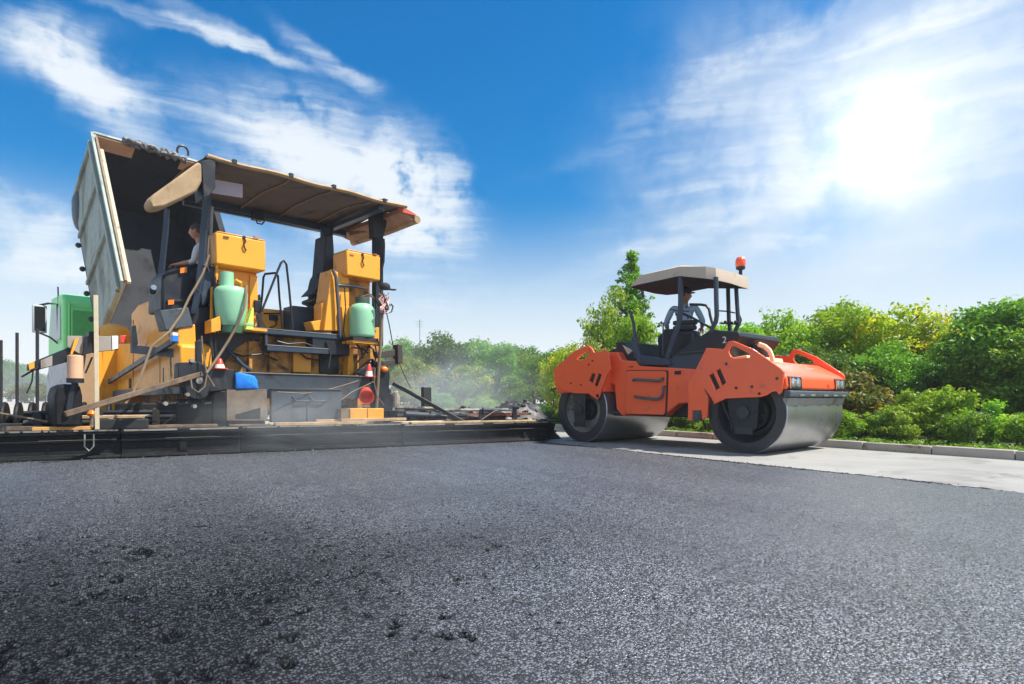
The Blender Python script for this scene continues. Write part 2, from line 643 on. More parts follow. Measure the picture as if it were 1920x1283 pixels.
M_UNDER = surface('dark_canvas_lining', (0.10, 0.085, 0.085), 0.85, col2=(0.15, 0.11, 0.095), grain=3, amount=0.9, dirt=(0.045, 0.045, 0.055), dirt_amt=0.4, dirt_scale=1.8, bump=0.012, bump_scale=3.0)
M_BROWNCLOTH = surface('brown_orange_canvas', (0.34, 0.19, 0.12), 0.85, col2=(0.24, 0.13, 0.085), grain=4, amount=0.8, bump=0.004, bump_scale=9)
M_REDCLOTH = surface('faded_red_canvas', (0.55, 0.10, 0.05), 0.8, col2=(0.42, 0.12, 0.07), bump=0.004, bump_scale=9)
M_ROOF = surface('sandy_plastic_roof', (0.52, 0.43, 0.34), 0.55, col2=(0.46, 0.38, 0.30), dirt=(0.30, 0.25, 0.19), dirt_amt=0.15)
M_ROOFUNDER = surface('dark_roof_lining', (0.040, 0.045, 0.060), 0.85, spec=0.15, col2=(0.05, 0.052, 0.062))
M_PALEPANEL = surface('faded_lilac_panel', (0.50, 0.42, 0.48), 0.55, col2=(0.46, 0.38, 0.44))
M_RUBBER = surface('black_rubber', (0.016, 0.016, 0.018), 0.7, col2=(0.03, 0.03, 0.032), bump=0.002)
M_HOSE = surface('black_hose', (0.014, 0.015, 0.018), 0.42)
M_HOSEBROWN = surface('dusty_brown_hose', (0.20, 0.14, 0.085), 0.65, col2=(0.12, 0.09, 0.06))
M_WHITE = surface('white_paint', (0.78, 0.77, 0.74), 0.5, col2=(0.66, 0.65, 0.62), dirt=DUST, dirt_amt=0.2)
M_CREAM = surface('cream_plate', (0.80, 0.66, 0.42), 0.55, col2=(0.72, 0.58, 0.36))
M_GREYBOX = surface('grey_beige_housing', (0.34, 0.30, 0.26), 0.6, col2=(0.26, 0.23, 0.20), dirt=(0.12, 0.10, 0.08), dirt_amt=0.25)
M_RED = surface('red_plastic', (0.72, 0.055, 0.025), 0.4, col2=(0.6, 0.05, 0.03))
M_BEACON = surface('orange_red_lens', (0.90, 0.10, 0.01), 0.15, coat=0.6)
M_BLUE = surface('bright_blue_plastic', (0.015, 0.20, 0.80), 0.3, col2=(0.02, 0.26, 0.85), grain=14, bump=0.012, bump_scale=12)
M_WOOD = surface('bleached_plank_wood', (0.52, 0.36, 0.20), 0.8, col2=(0.36, 0.23, 0.12), grain=9, amount=0.9, dirt=(0.10, 0.07, 0.05), dirt_amt=0.3, streak=True, bump=0.003, bump_scale=40)
M_WOODOR = surface('orange_plank_wood', (0.62, 0.32, 0.10), 0.75, col2=(0.48, 0.23, 0.07), grain=7, dirt=(0.12, 0.08, 0.05), dirt_amt=0.25, bump=0.002, bump_scale=40)
M_WOODPALE = surface('pale_stake_wood', (0.66, 0.55, 0.38), 0.75, col2=(0.52, 0.42, 0.28), grain=12, bump=0.002, bump_scale=40)
M_WOODDARK = surface('sooty_plank_wood', (0.20, 0.135, 0.09), 0.85, col2=(0.10, 0.07, 0.05), grain=8, amount=0.9, bump=0.003, bump_scale=40)
M_BEDOUT = surface('tipper_grey_green_paint', (0.26, 0.32, 0.305), 0.55, col2=(0.22, 0.275, 0.265), dirt=(0.13, 0.14, 0.125), dirt_amt=0.5, dirt_scale=1.3, streak=True, bump=0.03, bump_scale=1.6, chips=0.6)
M_BEDIN = surface('blackened_shaded_steel', (0.024, 0.028, 0.036), 0.7, metal=0.0, col2=(0.034, 0.038, 0.046), grain=1.6, amount=0.8, dirt=(0.018, 0.018, 0.022), dirt_amt=0.4, dirt_scale=1.2, bump=0.003, bump_scale=8, spec=0.15)  # asphalt-blackened steel, taken darker to put the inside shade into the colour
M_BEDRIM = surface('dusty_tipper_rim', (0.46, 0.42, 0.32), 0.7, col2=(0.46, 0.41, 0.32), dirt=(0.15, 0.12, 0.09), dirt_amt=0.3, bump=0.002)
M_PEACH = surface('peach_surface', (0.72, 0.42, 0.26), 0.7, col2=(0.60, 0.34, 0.2))
M_CAB = surface('bright_green_cab_paint', (0.19, 0.70, 0.22), 0.4, col2=(0.20, 0.66, 0.25), coat=0.2, dirt=(0.2, 0.35, 0.18), dirt_amt=0.12)
M_FENDER = surface('pale_grey_fender', (0.45, 0.47, 0.50), 0.5, col2=(0.38, 0.40, 0.43), dirt=(0.25, 0.24, 0.22), dirt_amt=0.3)
M_GLASS = surface('mirror_glass', (0.16, 0.18, 0.20), 0.08, metal=0.9)
M_LENS = surface('clear_lamp_lens', (0.55, 0.57, 0.60), 0.08, metal=0.7, col2=(0.4, 0.42, 0.46))
M_AMBER = surface('amber_lens', (0.85, 0.22, 0.02), 0.2)
M_CARDBOARD = surface('dark_tyre_guard', (0.04, 0.042, 0.048), 0.6)
M_SKIN = surface('skin', (0.42, 0.20, 0.12), 0.5, col2=(0.36, 0.16, 0.10), grain=20)
M_HAIR = surface('dark_brown_hair', (0.045, 0.026, 0.018), 0.6, col2=(0.08, 0.045, 0.03), grain=60, bump=0.004, bump_scale=120)
M_SHIRTW = surface('white_shirt_cloth', (0.62, 0.63, 0.66), 0.85, col2=(0.54, 0.55, 0.59), grain=10, bump=0.01, bump_scale=14)
M_SHIRTB = surface('blue_grey_shirt_cloth', (0.33, 0.44, 0.58), 0.85, col2=(0.27, 0.37, 0.50), grain=10, bump=0.01, bump_scale=14)
M_TROUS = surface('dark_work_trousers', (0.022, 0.028, 0.05), 0.85, col2=(0.03, 0.035, 0.055), bump=0.01, bump_scale=12)
M_CAPCLOTH = surface('black_cap_cloth', (0.018, 0.019, 0.022), 0.8)
M_SEAT = surface('black_vinyl_seat', (0.02, 0.022, 0.027), 0.5, col2=(0.03, 0.033, 0.04), bump=0.003, bump_scale=20)
M_SCREEN = surface('dark_grey_cloth', (0.10, 0.10, 0.11), 0.8, col2=(0.3, 0.3, 0.3), grain=9, amount=0.9, bump=0.02, bump_scale=8)
M_PINK = surface('red_white_wire', (0.60, 0.22, 0.20), 0.5, col2=(0.75, 0.65, 0.6), grain=14, amount=1.0)
# ================================================================== THE SETTING
JOINT, KERB = 6.53, 10.10        # across the road: edge of the fresh mat, face of the kerb
SCREED_V = 0.25


def vnoise(shape, cell, seed):
    """smooth value noise on a grid; cell in samples"""
    r = np.random.default_rng(seed)
    h, w = shape
    gh, gw = int(h / cell) + 4, int(w / cell) + 4
    g = r.random((gh, gw)) - 0.5
    y, x = np.arange(h) / cell, np.arange(w) / cell
    yi, xi = y.astype(int), x.astype(int)
    fy, fx = y - yi, x - xi
    fy, fx = (fy * fy * (3 - 2 * fy))[:, None], (fx * fx * (3 - 2 * fx))[None, :]
    a = g[yi][:, xi]
    b = g[yi][:, xi + 1]
    c = g[yi + 1][:, xi]
    d = g[yi + 1][:, xi + 1]
    return (a * (1 - fx) + b * fx) * (1 - fy) + (c * (1 - fx) + d * fx) * fy


def asphalt_material():
    m = bpy.data.materials.new('fresh_asphalt')
    m.use_nodes = True
    T_ = NT(m.node_tree)
    b = T_.n['Principled BSDF']
    co = T_.new('ShaderNodeTexCoord').outputs['Object']
    vo = T_.new('ShaderNodeTexVoronoi', feature='F1')
    vo.inputs['Scale'].default_value = 105
    T_.put(vo.inputs['Vector'], T_.mapping(co, scale=(1, 1, 0.4)))
    vo2 = T_.new('ShaderNodeTexVoronoi', feature='F1')
    vo2.inputs['Scale'].default_value = 230
    T_.put(vo2.inputs['Vector'], co)
    sep = T_.new('ShaderNodeSeparateColor')
    T_.put(sep.inputs[0], vo.outputs['Color'])
    n1, _ = T_.noise(co, 0.7, 5, 0.6)
    n2, _ = T_.noise(co, 9, 6, 0.65)
    n3, _ = T_.noise(co, 170, 3, 0.6)
    # stones: each its own grey, black bitumen between them
    c = T_.mix(T_.smooth(sep.outputs[0], 0.15, 1.0), (0.020, 0.023, 0.031, 1), (0.33, 0.355, 0.41, 1))
    lane, _ = T_.noise(T_.mapping(co, scale=(2.2, 0.10, 1)), 1.0, 5, 0.6, 0.4)
    c = T_.mix(T_.smooth(lane, 0.40, 0.66, 0.0, 0.45), c, T_.mix(1.0, c, (0.45, 0.46, 0.50, 1), 'MULTIPLY'))
    gap = T_.smooth(vo.outputs['Distance'], 0.40, 0.72)
    c = T_.mix(gap, c, (0.014, 0.014, 0.017, 1))
    c = T_.mix(T_.smooth(n1, 0.3, 0.7, 0.0, 0.35), c, (0.075, 0.080, 0.095, 1))
    c = T_.mix(T_.smooth(n2, 0.52, 0.72, 0.0, 0.5), c, (0.012, 0.012, 0.014, 1))
    # binder-rich where open, plus left foreground shade and dark pits painted in
    oa = T_.new('ShaderNodeAttribute', attribute_name='open_shade_mask')
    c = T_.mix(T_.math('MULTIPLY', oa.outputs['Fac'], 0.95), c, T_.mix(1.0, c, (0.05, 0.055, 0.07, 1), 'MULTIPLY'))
    T_.put(b.inputs['Base Color'], c)
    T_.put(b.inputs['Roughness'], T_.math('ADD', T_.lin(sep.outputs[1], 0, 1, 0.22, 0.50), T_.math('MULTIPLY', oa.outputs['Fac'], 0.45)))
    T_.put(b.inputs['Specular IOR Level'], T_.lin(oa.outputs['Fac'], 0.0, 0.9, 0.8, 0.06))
    h1 = T_.math('MULTIPLY', T_.math('SUBTRACT', 1.0, T_.smooth(vo.outputs['Distance'], 0.05, 0.85)), T_.lin(sep.outputs[2], 0, 1, 0.45, 1.0))
    h = T_.math('ADD', T_.math('MULTIPLY', h1, 0.0062), T_.math('MULTIPLY', T_.math('SUBTRACT', 1.0, vo2.outputs['Distance']), 0.0026))
    h = T_.math('ADD', h, T_.math('MULTIPLY', n3, 0.0022))
    h = T_.math('ADD', h, T_.math('MULTIPLY', n2, 0.010))
    bp = T_.new('ShaderNodeBump')
    bp.inputs['Strength'].default_value = 0.85
    bp.inputs['Distance'].default_value = 1.0
    T_.put(bp.inputs['Height'], h)
    T_.put(b.inputs['Normal'], bp.outputs[0])
    return m


M_ASPHALT = asphalt_material()
M_PAVE = surface('worn_pale_pavement', (0.32, 0.31, 0.295), 0.7, col2=(0.24, 0.235, 0.225), grain=0.8, amount=0.8, dirt=(0.17, 0.165, 0.16), dirt_amt=0.35, dirt_scale=0.9, bump=0.004, bump_scale=120)
M_KERB = surface('pale_kerb_stone', (0.40, 0.36, 0.315), 0.8, col2=(0.33, 0.295, 0.255), grain=5, dirt=(0.20, 0.17, 0.14), dirt_amt=0.25, bump=0.004, bump_scale=60)
M_KERB2 = surface('greyer_kerb_stone', (0.31, 0.29, 0.265), 0.8, col2=(0.25, 0.23, 0.205), grain=5, dirt=(0.13, 0.115, 0.10), dirt_amt=0.45, bump=0.005, bump_scale=50)
M_KERB3 = surface('stained_kerb_stone', (0.36, 0.315, 0.265), 0.8, col2=(0.28, 0.24, 0.20), grain=4, dirt=(0.12, 0.10, 0.085), dirt_amt=0.4, dirt_scale=5, bump=0.005, bump_scale=50)
M_SOIL = surface('dark_leafy_soil', (0.055, 0.050, 0.028), 0.95, col2=(0.035, 0.045, 0.018), grain=3, amount=1.0, bump=0.02, bump_scale=12)
M_BASE = surface('pale_dusty_gravel', (0.38, 0.35, 0.31), 0.9, col2=(0.30, 0.275, 0.24), grain=2, dirt=(0.18, 0.16, 0.14), dirt_amt=0.3, bump=0.01, bump_scale=40)


def fresh_mat():
    """the sheet of new asphalt: fine relief where the camera is close, ragged along the joint"""
    u = np.concatenate([np.linspace(-18, -4.6, 40), np.arange(-4.5, JOINT - 0.2, 0.016), np.linspace(JOINT - 0.2, JOINT, 14)])
    t = np.concatenate([np.linspace(-9, -1.6, 20), np.arange(-1.5, 6.2, 0.016), np.linspace(6.25, 14.0, 90)])
    nu, nt = len(u), len(t)
    # far edge: under the screed
    # screed line in road axes: points S.world(u,SCREED_V)
    a = ROAD.local(S.world((0, SCREED_V, 0)))
    b = ROAD.local(S.world((-9, SCREED_V, 0)))
    tend = a[1] + (u - a[0]) * (b[1] - a[1]) / (b[0] - a[0])
    k = (t - t[0]) / (t[-1] - t[0])
    # keep the near rows, squeeze only the far ones
    tt = np.where(t[:, None] < 6.2, t[:, None], 6.2 + (t[:, None] - 6.2) / (14.0 - 6.2) * (tend[None, :] - 6.2))
    uu = np.repeat(u[None, :], nt, 0)
    sh = (nt, nu)
    z = 0.0025 * vnoise(sh, 2.6, 1) + 0.004 * vnoise(sh, 7, 2) + 0.006 * vnoise(sh, 21, 3) + 0.010 * vnoise(sh, 66, 4)
    pit = vnoise(sh, 1.7, 5) * 0.55 + vnoise(sh, 3.6, 6) * 0.75 + vnoise(sh, 9, 7) * 0.30
    X = uu * ROAD.U[0] + tt * ROAD.V[0]
    Y = uu * ROAD.U[1] + tt * ROAD.V[1]
    # torn, open texture towards the near left; carries the painted foreground shade too
    open_shade = np.clip((0.45 - X / np.maximum(Y, 0.5) + 0.5 * vnoise(sh, 60, 21)) / 0.85, 0, 1) * np.clip((6.4 - Y + 1.2 * vnoise(sh, 50, 22)) / 4.0, 0, 1) * np.clip((Y + 2) / 1.5, 0, 1)
    dep = np.clip((pit - (0.50 - 0.30 * open_shade)) / 0.14, 0, 1) * np.clip(open_shade * 1.6, 0, 1)
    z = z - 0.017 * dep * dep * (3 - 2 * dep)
    z = z + 0.006 * open_shade * vnoise(sh, 1.6, 9) * 2
    # ragged outer edge
    rag = 0.06 * vnoise(sh, 9, 10) + 0.03 * vnoise((nt, nu), 2.1, 11)
    w = np.clip((uu - (JOINT - 0.2)) / 0.2, 0, 1)
    uu = uu + w * rag
    z = z + 0.020
    e = np.clip((uu - (JOINT - 0.05)) / 0.05, 0, 1)
    z = z + w * 0.012 * vnoise(sh, 2.5, 12) - e * 0.002
    verts = np.stack([uu, tt, z], -1).reshape(-1, 3)
    # turn the outer edge and the far edge down
    edge = np.stack([uu[:, -1] + 0.006, tt[:, -1], np.full(nt, -0.01)], -1)
    idx = np.arange(nt * nu).reshape(nt, nu)
    f = np.stack([idx[:-1, :-1], idx[:-1, 1:], idx[1:, 1:], idx[1:, :-1]], -1).reshape(-1, 4)
    eb = nt * nu
    fe = np.stack([idx[:-1, -1], eb + np.arange(nt - 1), eb + np.arange(1, nt), idx[1:, -1]], -1)
    verts = np.concatenate([verts, edge])
    f = np.concatenate([f, fe])
    me = bpy.data.meshes.new('fresh_asphalt')
    me.vertices.add(len(verts))
    me.vertices.foreach_set('co', verts.astype('f4').ravel())
    me.loops.add(f.size)
    me.loops.foreach_set('vertex_index', f.astype('i4').ravel())
    me.polygons.add(len(f))
    me.polygons.foreach_set('loop_start', np.arange(0, f.size, 4).astype('i4'))
    me.polygons.foreach_set('use_smooth', np.ones(len(f), bool))
    me.update(calc_edges=True)
    at = me.attributes.new('open_shade_mask', 'FLOAT', 'POINT')
    at.data.foreach_set('value', np.concatenate([np.maximum(np.maximum(open_shade * 0.86, np.clip(dep * 1.6, 0, 1)), np.clip((w + 4 * rag - 0.62) * 6, 0, 1)).reshape(-1), np.zeros(nt)]).astype('f4'))
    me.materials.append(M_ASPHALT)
    o = bpy.data.objects.new('fresh_asphalt', me)
    COL.objects.link(o)
    o.rotation_euler = (0, 0, ROAD.a)
    tag(o, 'sheet of fresh dark grey asphalt filling the near ground', kind='structure')


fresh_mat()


def flat_sheets():
    m = MB(G)
    m.add([(-1500, -400, -0.06), (900, -400, -0.06), (900, 1800, -0.06), (-1500, 1800, -0.06)], [(0, 1, 2, 3)])
    solo('terrain', m, M_BASE, 'pale dusty ground stretching beyond the road works', kind='structure', clean=False)
    m = MB(ROAD)
    m.box(JOINT - 0.6, KERB, -14, 90, -0.12, 0.0)
    solo('pavement', m, M_PAVE, 'pale worn strip of older pavement under the road roller', kind='structure')
    m = MB(ROAD)
    m.box(KERB + 0.15, KERB + 60, -20, 130, -0.1, 0.09)
    solo('verge', m, M_SOIL, 'dark soil of the planted verge behind the kerb', kind='structure')


flat_sheets()


def kerb():
    k = bpy.data.objects.new('kerb', None)
    COL.objects.link(k)
    k.rotation_euler = (0, 0, ROAD.a)
    FR[k.name] = ROAD
    tag(k, 'row of pale kerb stones between the pavement and the green verge', kind='structure')
    meshes = []
    for i in range(4):
        r = random.Random(i)
        m = MB(ROAD)
        m.box(0, 0.15, 0.006, 0.994, -0.1, 0.128 + r.uniform(-.004, .004))
        me = m.mesh('kerb_stone', ROAD, 30)
        me.materials.append((M_KERB, M_KERB2, M_KERB, M_KERB3)[i])
        meshes.append(me)
    for i in range(62):
        o = bpy.data.objects.new('kerb_stone', meshes[i % 4])
        COL.objects.link(o)
        o.parent = k
        o.location = (KERB + rnd.uniform(-.006, .006), -7 + i * 1.0 + 0.12, rnd.uniform(-.004, .004))
        o.rotation_euler = (0, 0, rnd.uniform(-.006, .006))
        if i < 36:
            bevel(o, 0.014, 2)


kerb()


def lumps(name, pts, sizes, mat, label, seed=1):
    """many small broken pieces as one object; pts in world space"""
    r = np.random.default_rng(seed)
    bm = bmesh.new()
    bmesh.ops.create_icosphere(bm, subdivisions=1, radius=1)
    base = np.array([v.co[:] for v in bm.verts])
    fc = np.array([[v.index for v in f.verts] for f in bm.faces])
    bm.free()
    n = len(pts)
    nb = len(base)
    V = np.empty((n, nb, 3))
    for i in range(n):
        s = sizes[i] * r.uniform(0.6, 1.3, 3) * np.array([1, 1, 0.75])
        jit = base * (1 + r.uniform(-0.28, 0.28, (nb, 1)))
        a = r.uniform(0, 2 * PI)
        q = jit * s
        V[i, :, 0] = q[:, 0] * math.cos(a) - q[:, 1] * math.sin(a) + pts[i][0]
        V[i, :, 1] = q[:, 0] * math.sin(a) + q[:, 1] * math.cos(a) + pts[i][1]
        V[i, :, 2] = q[:, 2] + pts[i][2]
    F_ = (fc[None] + (np.arange(n) * nb)[:, None, None]).reshape(-1, 3)
    me = bpy.data.meshes.new(name)
    me.from_pydata(V.reshape(-1, 3).tolist(), [], F_.tolist())
    me.materials.append(mat)
    o = bpy.data.objects.new(name, me)
    COL.objects.link(o)
    return tag(o, label, kind='stuff')


M_CRUMB = surface('asphalt_crumbs', (0.026, 0.026, 0.029), 0.5, col2=(0.05, 0.05, 0.053), grain=30, bump=0.003, bump_scale=90)


def crumbs():
    r = np.random.default_rng(3)
    pts, sz = [], []
    for _ in range(3600):                     # along the joint, thinning out over the old pavement
        t = r.uniform(2.5, 12.5)
        d = r.exponential(0.055) - 0.045
        w = ROAD.world((JOINT + d, t, 0.004 if d > 0 else 0.018))
        pts.append(w)
        sz.append(r.uniform(0.004, 0.015) * (1 if d < 0.08 else 0.6))
    for _ in range(2600):                      # kicked up over the open texture at the near left
        y = 1.75 + r.power(1.4) * 3.0
        x = (r.uniform(-0.9, 0.25) ** 1) * y
        pts.append((x, y, 0.016 + r.uniform(-.004, .004)))
        sz.append(r.uniform(0.003, 0.0095))
    lumps('asphalt_crumbs', pts, sz, M_CRUMB, 'loose black asphalt crumbs scattered along the joint and foreground')


crumbs()
# ================================================================== VEGETATION
L_DARK = leafmat('deep_green_leaf', (0.045, 0.125, 0.016), (0.120, 0.260, 0.030), 0.36)  # deep green, darkened further to carry the shade low in the hedge
L_MID = leafmat('fresh_green_leaf', (0.090, 0.225, 0.022), (0.220, 0.390, 0.040), 0.40)
L_LIGHT = leafmat('bright_green_leaf', (0.130, 0.310, 0.026), (0.340, 0.520, 0.048), 0.45)
L_YELLOW = leafmat('yellow_green_leaf', (0.210, 0.350, 0.026), (0.460, 0.560, 0.045), 0.5, yellow=(0.68, 0.62, 0.04))  # yellow green, brightened further to carry the sunlit glow of the tops
L_FLOWER = leafmat('flowering_leaf', (0.110, 0.230, 0.030), (0.240, 0.380, 0.045), 0.42, yellow=(0.78, 0.58, 0.03))
L_OLIVE = leafmat('olive_brown_leaf', (0.080, 0.130, 0.026), (0.210, 0.240, 0.045), 0.36, yellow=(0.40, 0.26, 0.06))
M_BARK = surface('grey_brown_bark', (0.13, 0.095, 0.07), 0.9, col2=(0.08, 0.06, 0.045), grain=14, amount=1.0, bump=0.01, bump_scale=30)


def leaf_mesh(name, centres, radii, per, size, seed, flat=0.75, up=0.35, mats=None):
    """leaves spread through a set of clumps; each clump has a tint of its own"""
    r = np.random.default_rng(seed)
    nC = len(centres)
    cen = np.repeat(np.asarray(centres), per, 0)
    rad = np.repeat(np.asarray(radii), per)[:, None]
    n = len(cen)
    d = r.normal(size=(n, 3))
    d /= np.linalg.norm(d, axis=1)[:, None]
    rr = r.uniform(0.15, 1.0, (n, 1)) ** 0.6
    pos = cen + d * rad * rr * np.array([1, 1, flat])
    nrm = d * 0.7 + r.normal(size=(n, 3)) * 0.55 + np.array([0, 0, up])
    nrm /= np.linalg.norm(nrm, axis=1)[:, None]
    ax = np.cross(nrm, r.normal(size=(n, 3)))
    ax /= np.linalg.norm(ax, axis=1)[:, None]
    bx = np.cross(nrm, ax)
    s = size * r.uniform(0.6, 1.35, (n, 1))
    wv = s * r.uniform(0.38, 0.6, (n, 1))
    fold = nrm * s * 0.16
    v = np.stack([pos - ax * s, pos + bx * wv + fold, pos + ax * s * 1.1, pos - bx * wv + fold], 1).reshape(-1, 3)
    k = (np.arange(n) * 4)[:, None]
    f = np.concatenate([np.concatenate([k, k + 1, k + 2], 1), np.concatenate([k, k + 2, k + 3], 1)])
    f = np.stack([f[:n], f[n:]], 1).reshape(-1, 3)
    me = bpy.data.meshes.new(name)
    me.vertices.add(len(v))
    me.vertices.foreach_set('co', v.astype('f4').ravel())
    me.loops.add(f.size)
    me.loops.foreach_set('vertex_index', f.astype('i4').ravel())
    me.polygons.add(len(f))
    me.polygons.foreach_set('loop_start', np.arange(0, f.size, 3).astype('i4'))
    me.update(calc_edges=True)
    tc = np.repeat(np.clip(r.beta(0.9, 0.9, nC), 0, 1), per) * 0.7 + r.random(n) * 0.3
    at = me.attributes.new('tint', 'FLOAT', 'POINT')
    at.data.foreach_set('value', np.repeat(tc, 4).astype('f4'))
    return me


def lobes(seed, n, rx, ry, h, z0=0.3, gaps=0.0):
    """clump centres over an uneven crown: a few big lobes, each with many clumps on its skin"""
    r = np.random.default_rng(seed)
    big = []
    for i in range(n):
        a = r.uniform(0, 2 * PI)
        q = r.uniform(0.15, 0.75)
        z = z0 + (h - z0) * r.beta(1.7, 1.5)
        k = math.sin(min(1, max(0.12, (z - z0) / (h - z0)) ** 0.8) * PI * 0.92)
        big.append((rx * q * math.cos(a) * (0.5 + 0.6 * k), ry * q * math.sin(a) * (0.5 + 0.6 * k), z * 0.86, r.uniform(0.22, 0.42) * (0.55 + 0.6 * k) * (rx + ry) / 2))
    return big


def crown(name, seed, rx, ry, h, z0, nlobe, per_lobe, clump, per, size, flat=0.75):
    r = np.random.default_rng(seed + 100)
    cs, rs = [], []
    for (x, y, z, q) in lobes(seed, nlobe, rx, ry, h, z0):
        for _ in range(per_lobe):
            d = r.normal(size=3)
            d /= np.linalg.norm(d)
            k = r.uniform(0.55, 1.08)
            p = np.array([x, y, z]) + d * q * k * np.array([1, 1, 0.8])
            if p[2] < 0.05:
                continue
            cs.append(p)
            rs.append(clump * r.uniform(0.6, 1.3))
    return leaf_mesh(name, cs, rs, per, size, seed, flat)


def trunk_mesh(seed, h, r0, spread, lean=0.1, nlimb=6):
    r = random.Random(seed)
    m = MB(G)
    top = (r.uniform(-lean, lean), r.uniform(-lean, lean), h * 0.8)
    pts = [(0, 0, -0.1), (top[0] * .25 + r.uniform(-.04, .04), top[1] * .25, h * .25), (top[0] * .6, top[1] * .6 + r.uniform(-.05, .05), h * .55), top]
    m.tube(pts, [r0 * 1.25, r0, r0 * .75, r0 * .3], 9)
    for i in range(nlimb):
        a = 2 * PI * i / nlimb + r.uniform(-.5, .5)
        k = r.uniform(.3, .75)
        b = (top[0] * k, top[1] * k, h * .8 * k)
        L = spread * r.uniform(.5, .95)
        e = (b[0] + math.cos(a) * L, b[1] + math.sin(a) * L, b[2] + L * r.uniform(.45, 1.0))
        mid = ((b[0] + e[0]) / 2 + r.uniform(-.08, .08), (b[1] + e[1]) / 2 + r.uniform(-.08, .08), (b[2] + e[2]) / 2 - .06)
        m.tube([b, mid, e], [r0 * .5, r0 * .34, r0 * .12], 6)
    me = m.mesh('trunk', G, 60)
    me.materials.append(M_BARK)
    return me


CROWNS = {
    'broad': [crown('crown', 11 + i, 1.5, 1.4, 3.6, 0.55, 16, 24, 0.27, 30, 0.055) for i in range(4)],
    'shrub': [crown('foliage', 41 + i, 0.62, 0.58, 1.0, 0.10, 11, 15, 0.13, 22, 0.038) for i in range(4)],
    'open': [crown('crown', 61 + i, 1.5, 1.5, 3.5, 0.9, 13, 17, 0.26, 22, 0.055, 0.6) for i in range(2)],
}
TRUNKS = {
    'broad': [trunk_mesh(1 + i, 3.3, 0.10, 1.1) for i in range(3)],
    'shrub': [trunk_mesh(5 + i, 0.9, 0.022, 0.5, 0.05, 7) for i in range(2)],
    'open': [trunk_mesh(8 + i, 3.3, 0.085, 1.2) for i in range(2)],
}


def conifer_mesh():
    """tall narrow tree: whorls of short upswept boughs with tufts of leaves"""
    r = np.random.default_rng(77)
    cs, rs = [], []
    H = 5.0
    for i in range(26):
        z = 0.9 + (H - 1.0) * i / 25
        q = 1.25 * (1 - (z / H) ** 1.25) + 0.07
        for k in range(7 if i < 20 else 4):
            a = r.uniform(0, 2 * PI)
            L = q * r.uniform(0.35, 1.3)
            for s in np.linspace(0.25, 1.0, 4):
                cs.append((math.cos(a) * L * s, math.sin(a) * L * s, z + 0.30 * L * s + r.uniform(-.05, .05)))
                rs.append(0.16 * (1.15 - 0.5 * s) * r.uniform(.7, 1.2))
    return leaf_mesh('crown', cs, rs, 15, 0.055, 5, 0.8)


def tree(kind, x, y, h, mat, label, name='tree', cat='tree', group='trees and bushes behind the kerb', wide=1.0, z=0.08, src=None):
    i = rnd.randrange(len(CROWNS[kind])) if src is None else 0
    base = {'broad': 3.6, 'shrub': 1.0, 'open': 3.5, 'tall': 5.0}[kind]
    t = bpy.data.objects.new(name, None)
    COL.objects.link(t)
    t.location = (x, y, z)
    k = h / base
    t.scale = (k * wide, k * wide, k)
    t.rotation_euler = (0, 0, rnd.uniform(0, 2 * PI))
    tag(t, label, cat, group)
    tr = bpy.data.objects.new('trunk' if kind != 'shrub' else 'stem', TRUNKS[kind][i % len(TRUNKS[kind])])
    cr = bpy.data.objects.new('crown' if kind != 'shrub' else 'foliage', CROWNS[kind][i])
    for o in (tr, cr):
        COL.objects.link(o)
        o.parent = t
    if not cr.data.materials:
        cr.data.materials.append(L_MID)
    cr.material_slots[0].link = 'OBJECT'
    cr.material_slots[0].material = mat
    return t


CROWNS['tall'] = [conifer_mesh()]
TRUNKS['tall'] = [trunk_mesh(33, 5.6, 0.09, 0.5, 0.03, 5)]


def at(px, depth):
    """the point on the ground that a direction in the photo and a depth fix"""
    return ((px - CX) / FOC * depth, depth)


def top(py, depth):
    return EYE + (HZ - py) / FOC * depth - 0.08


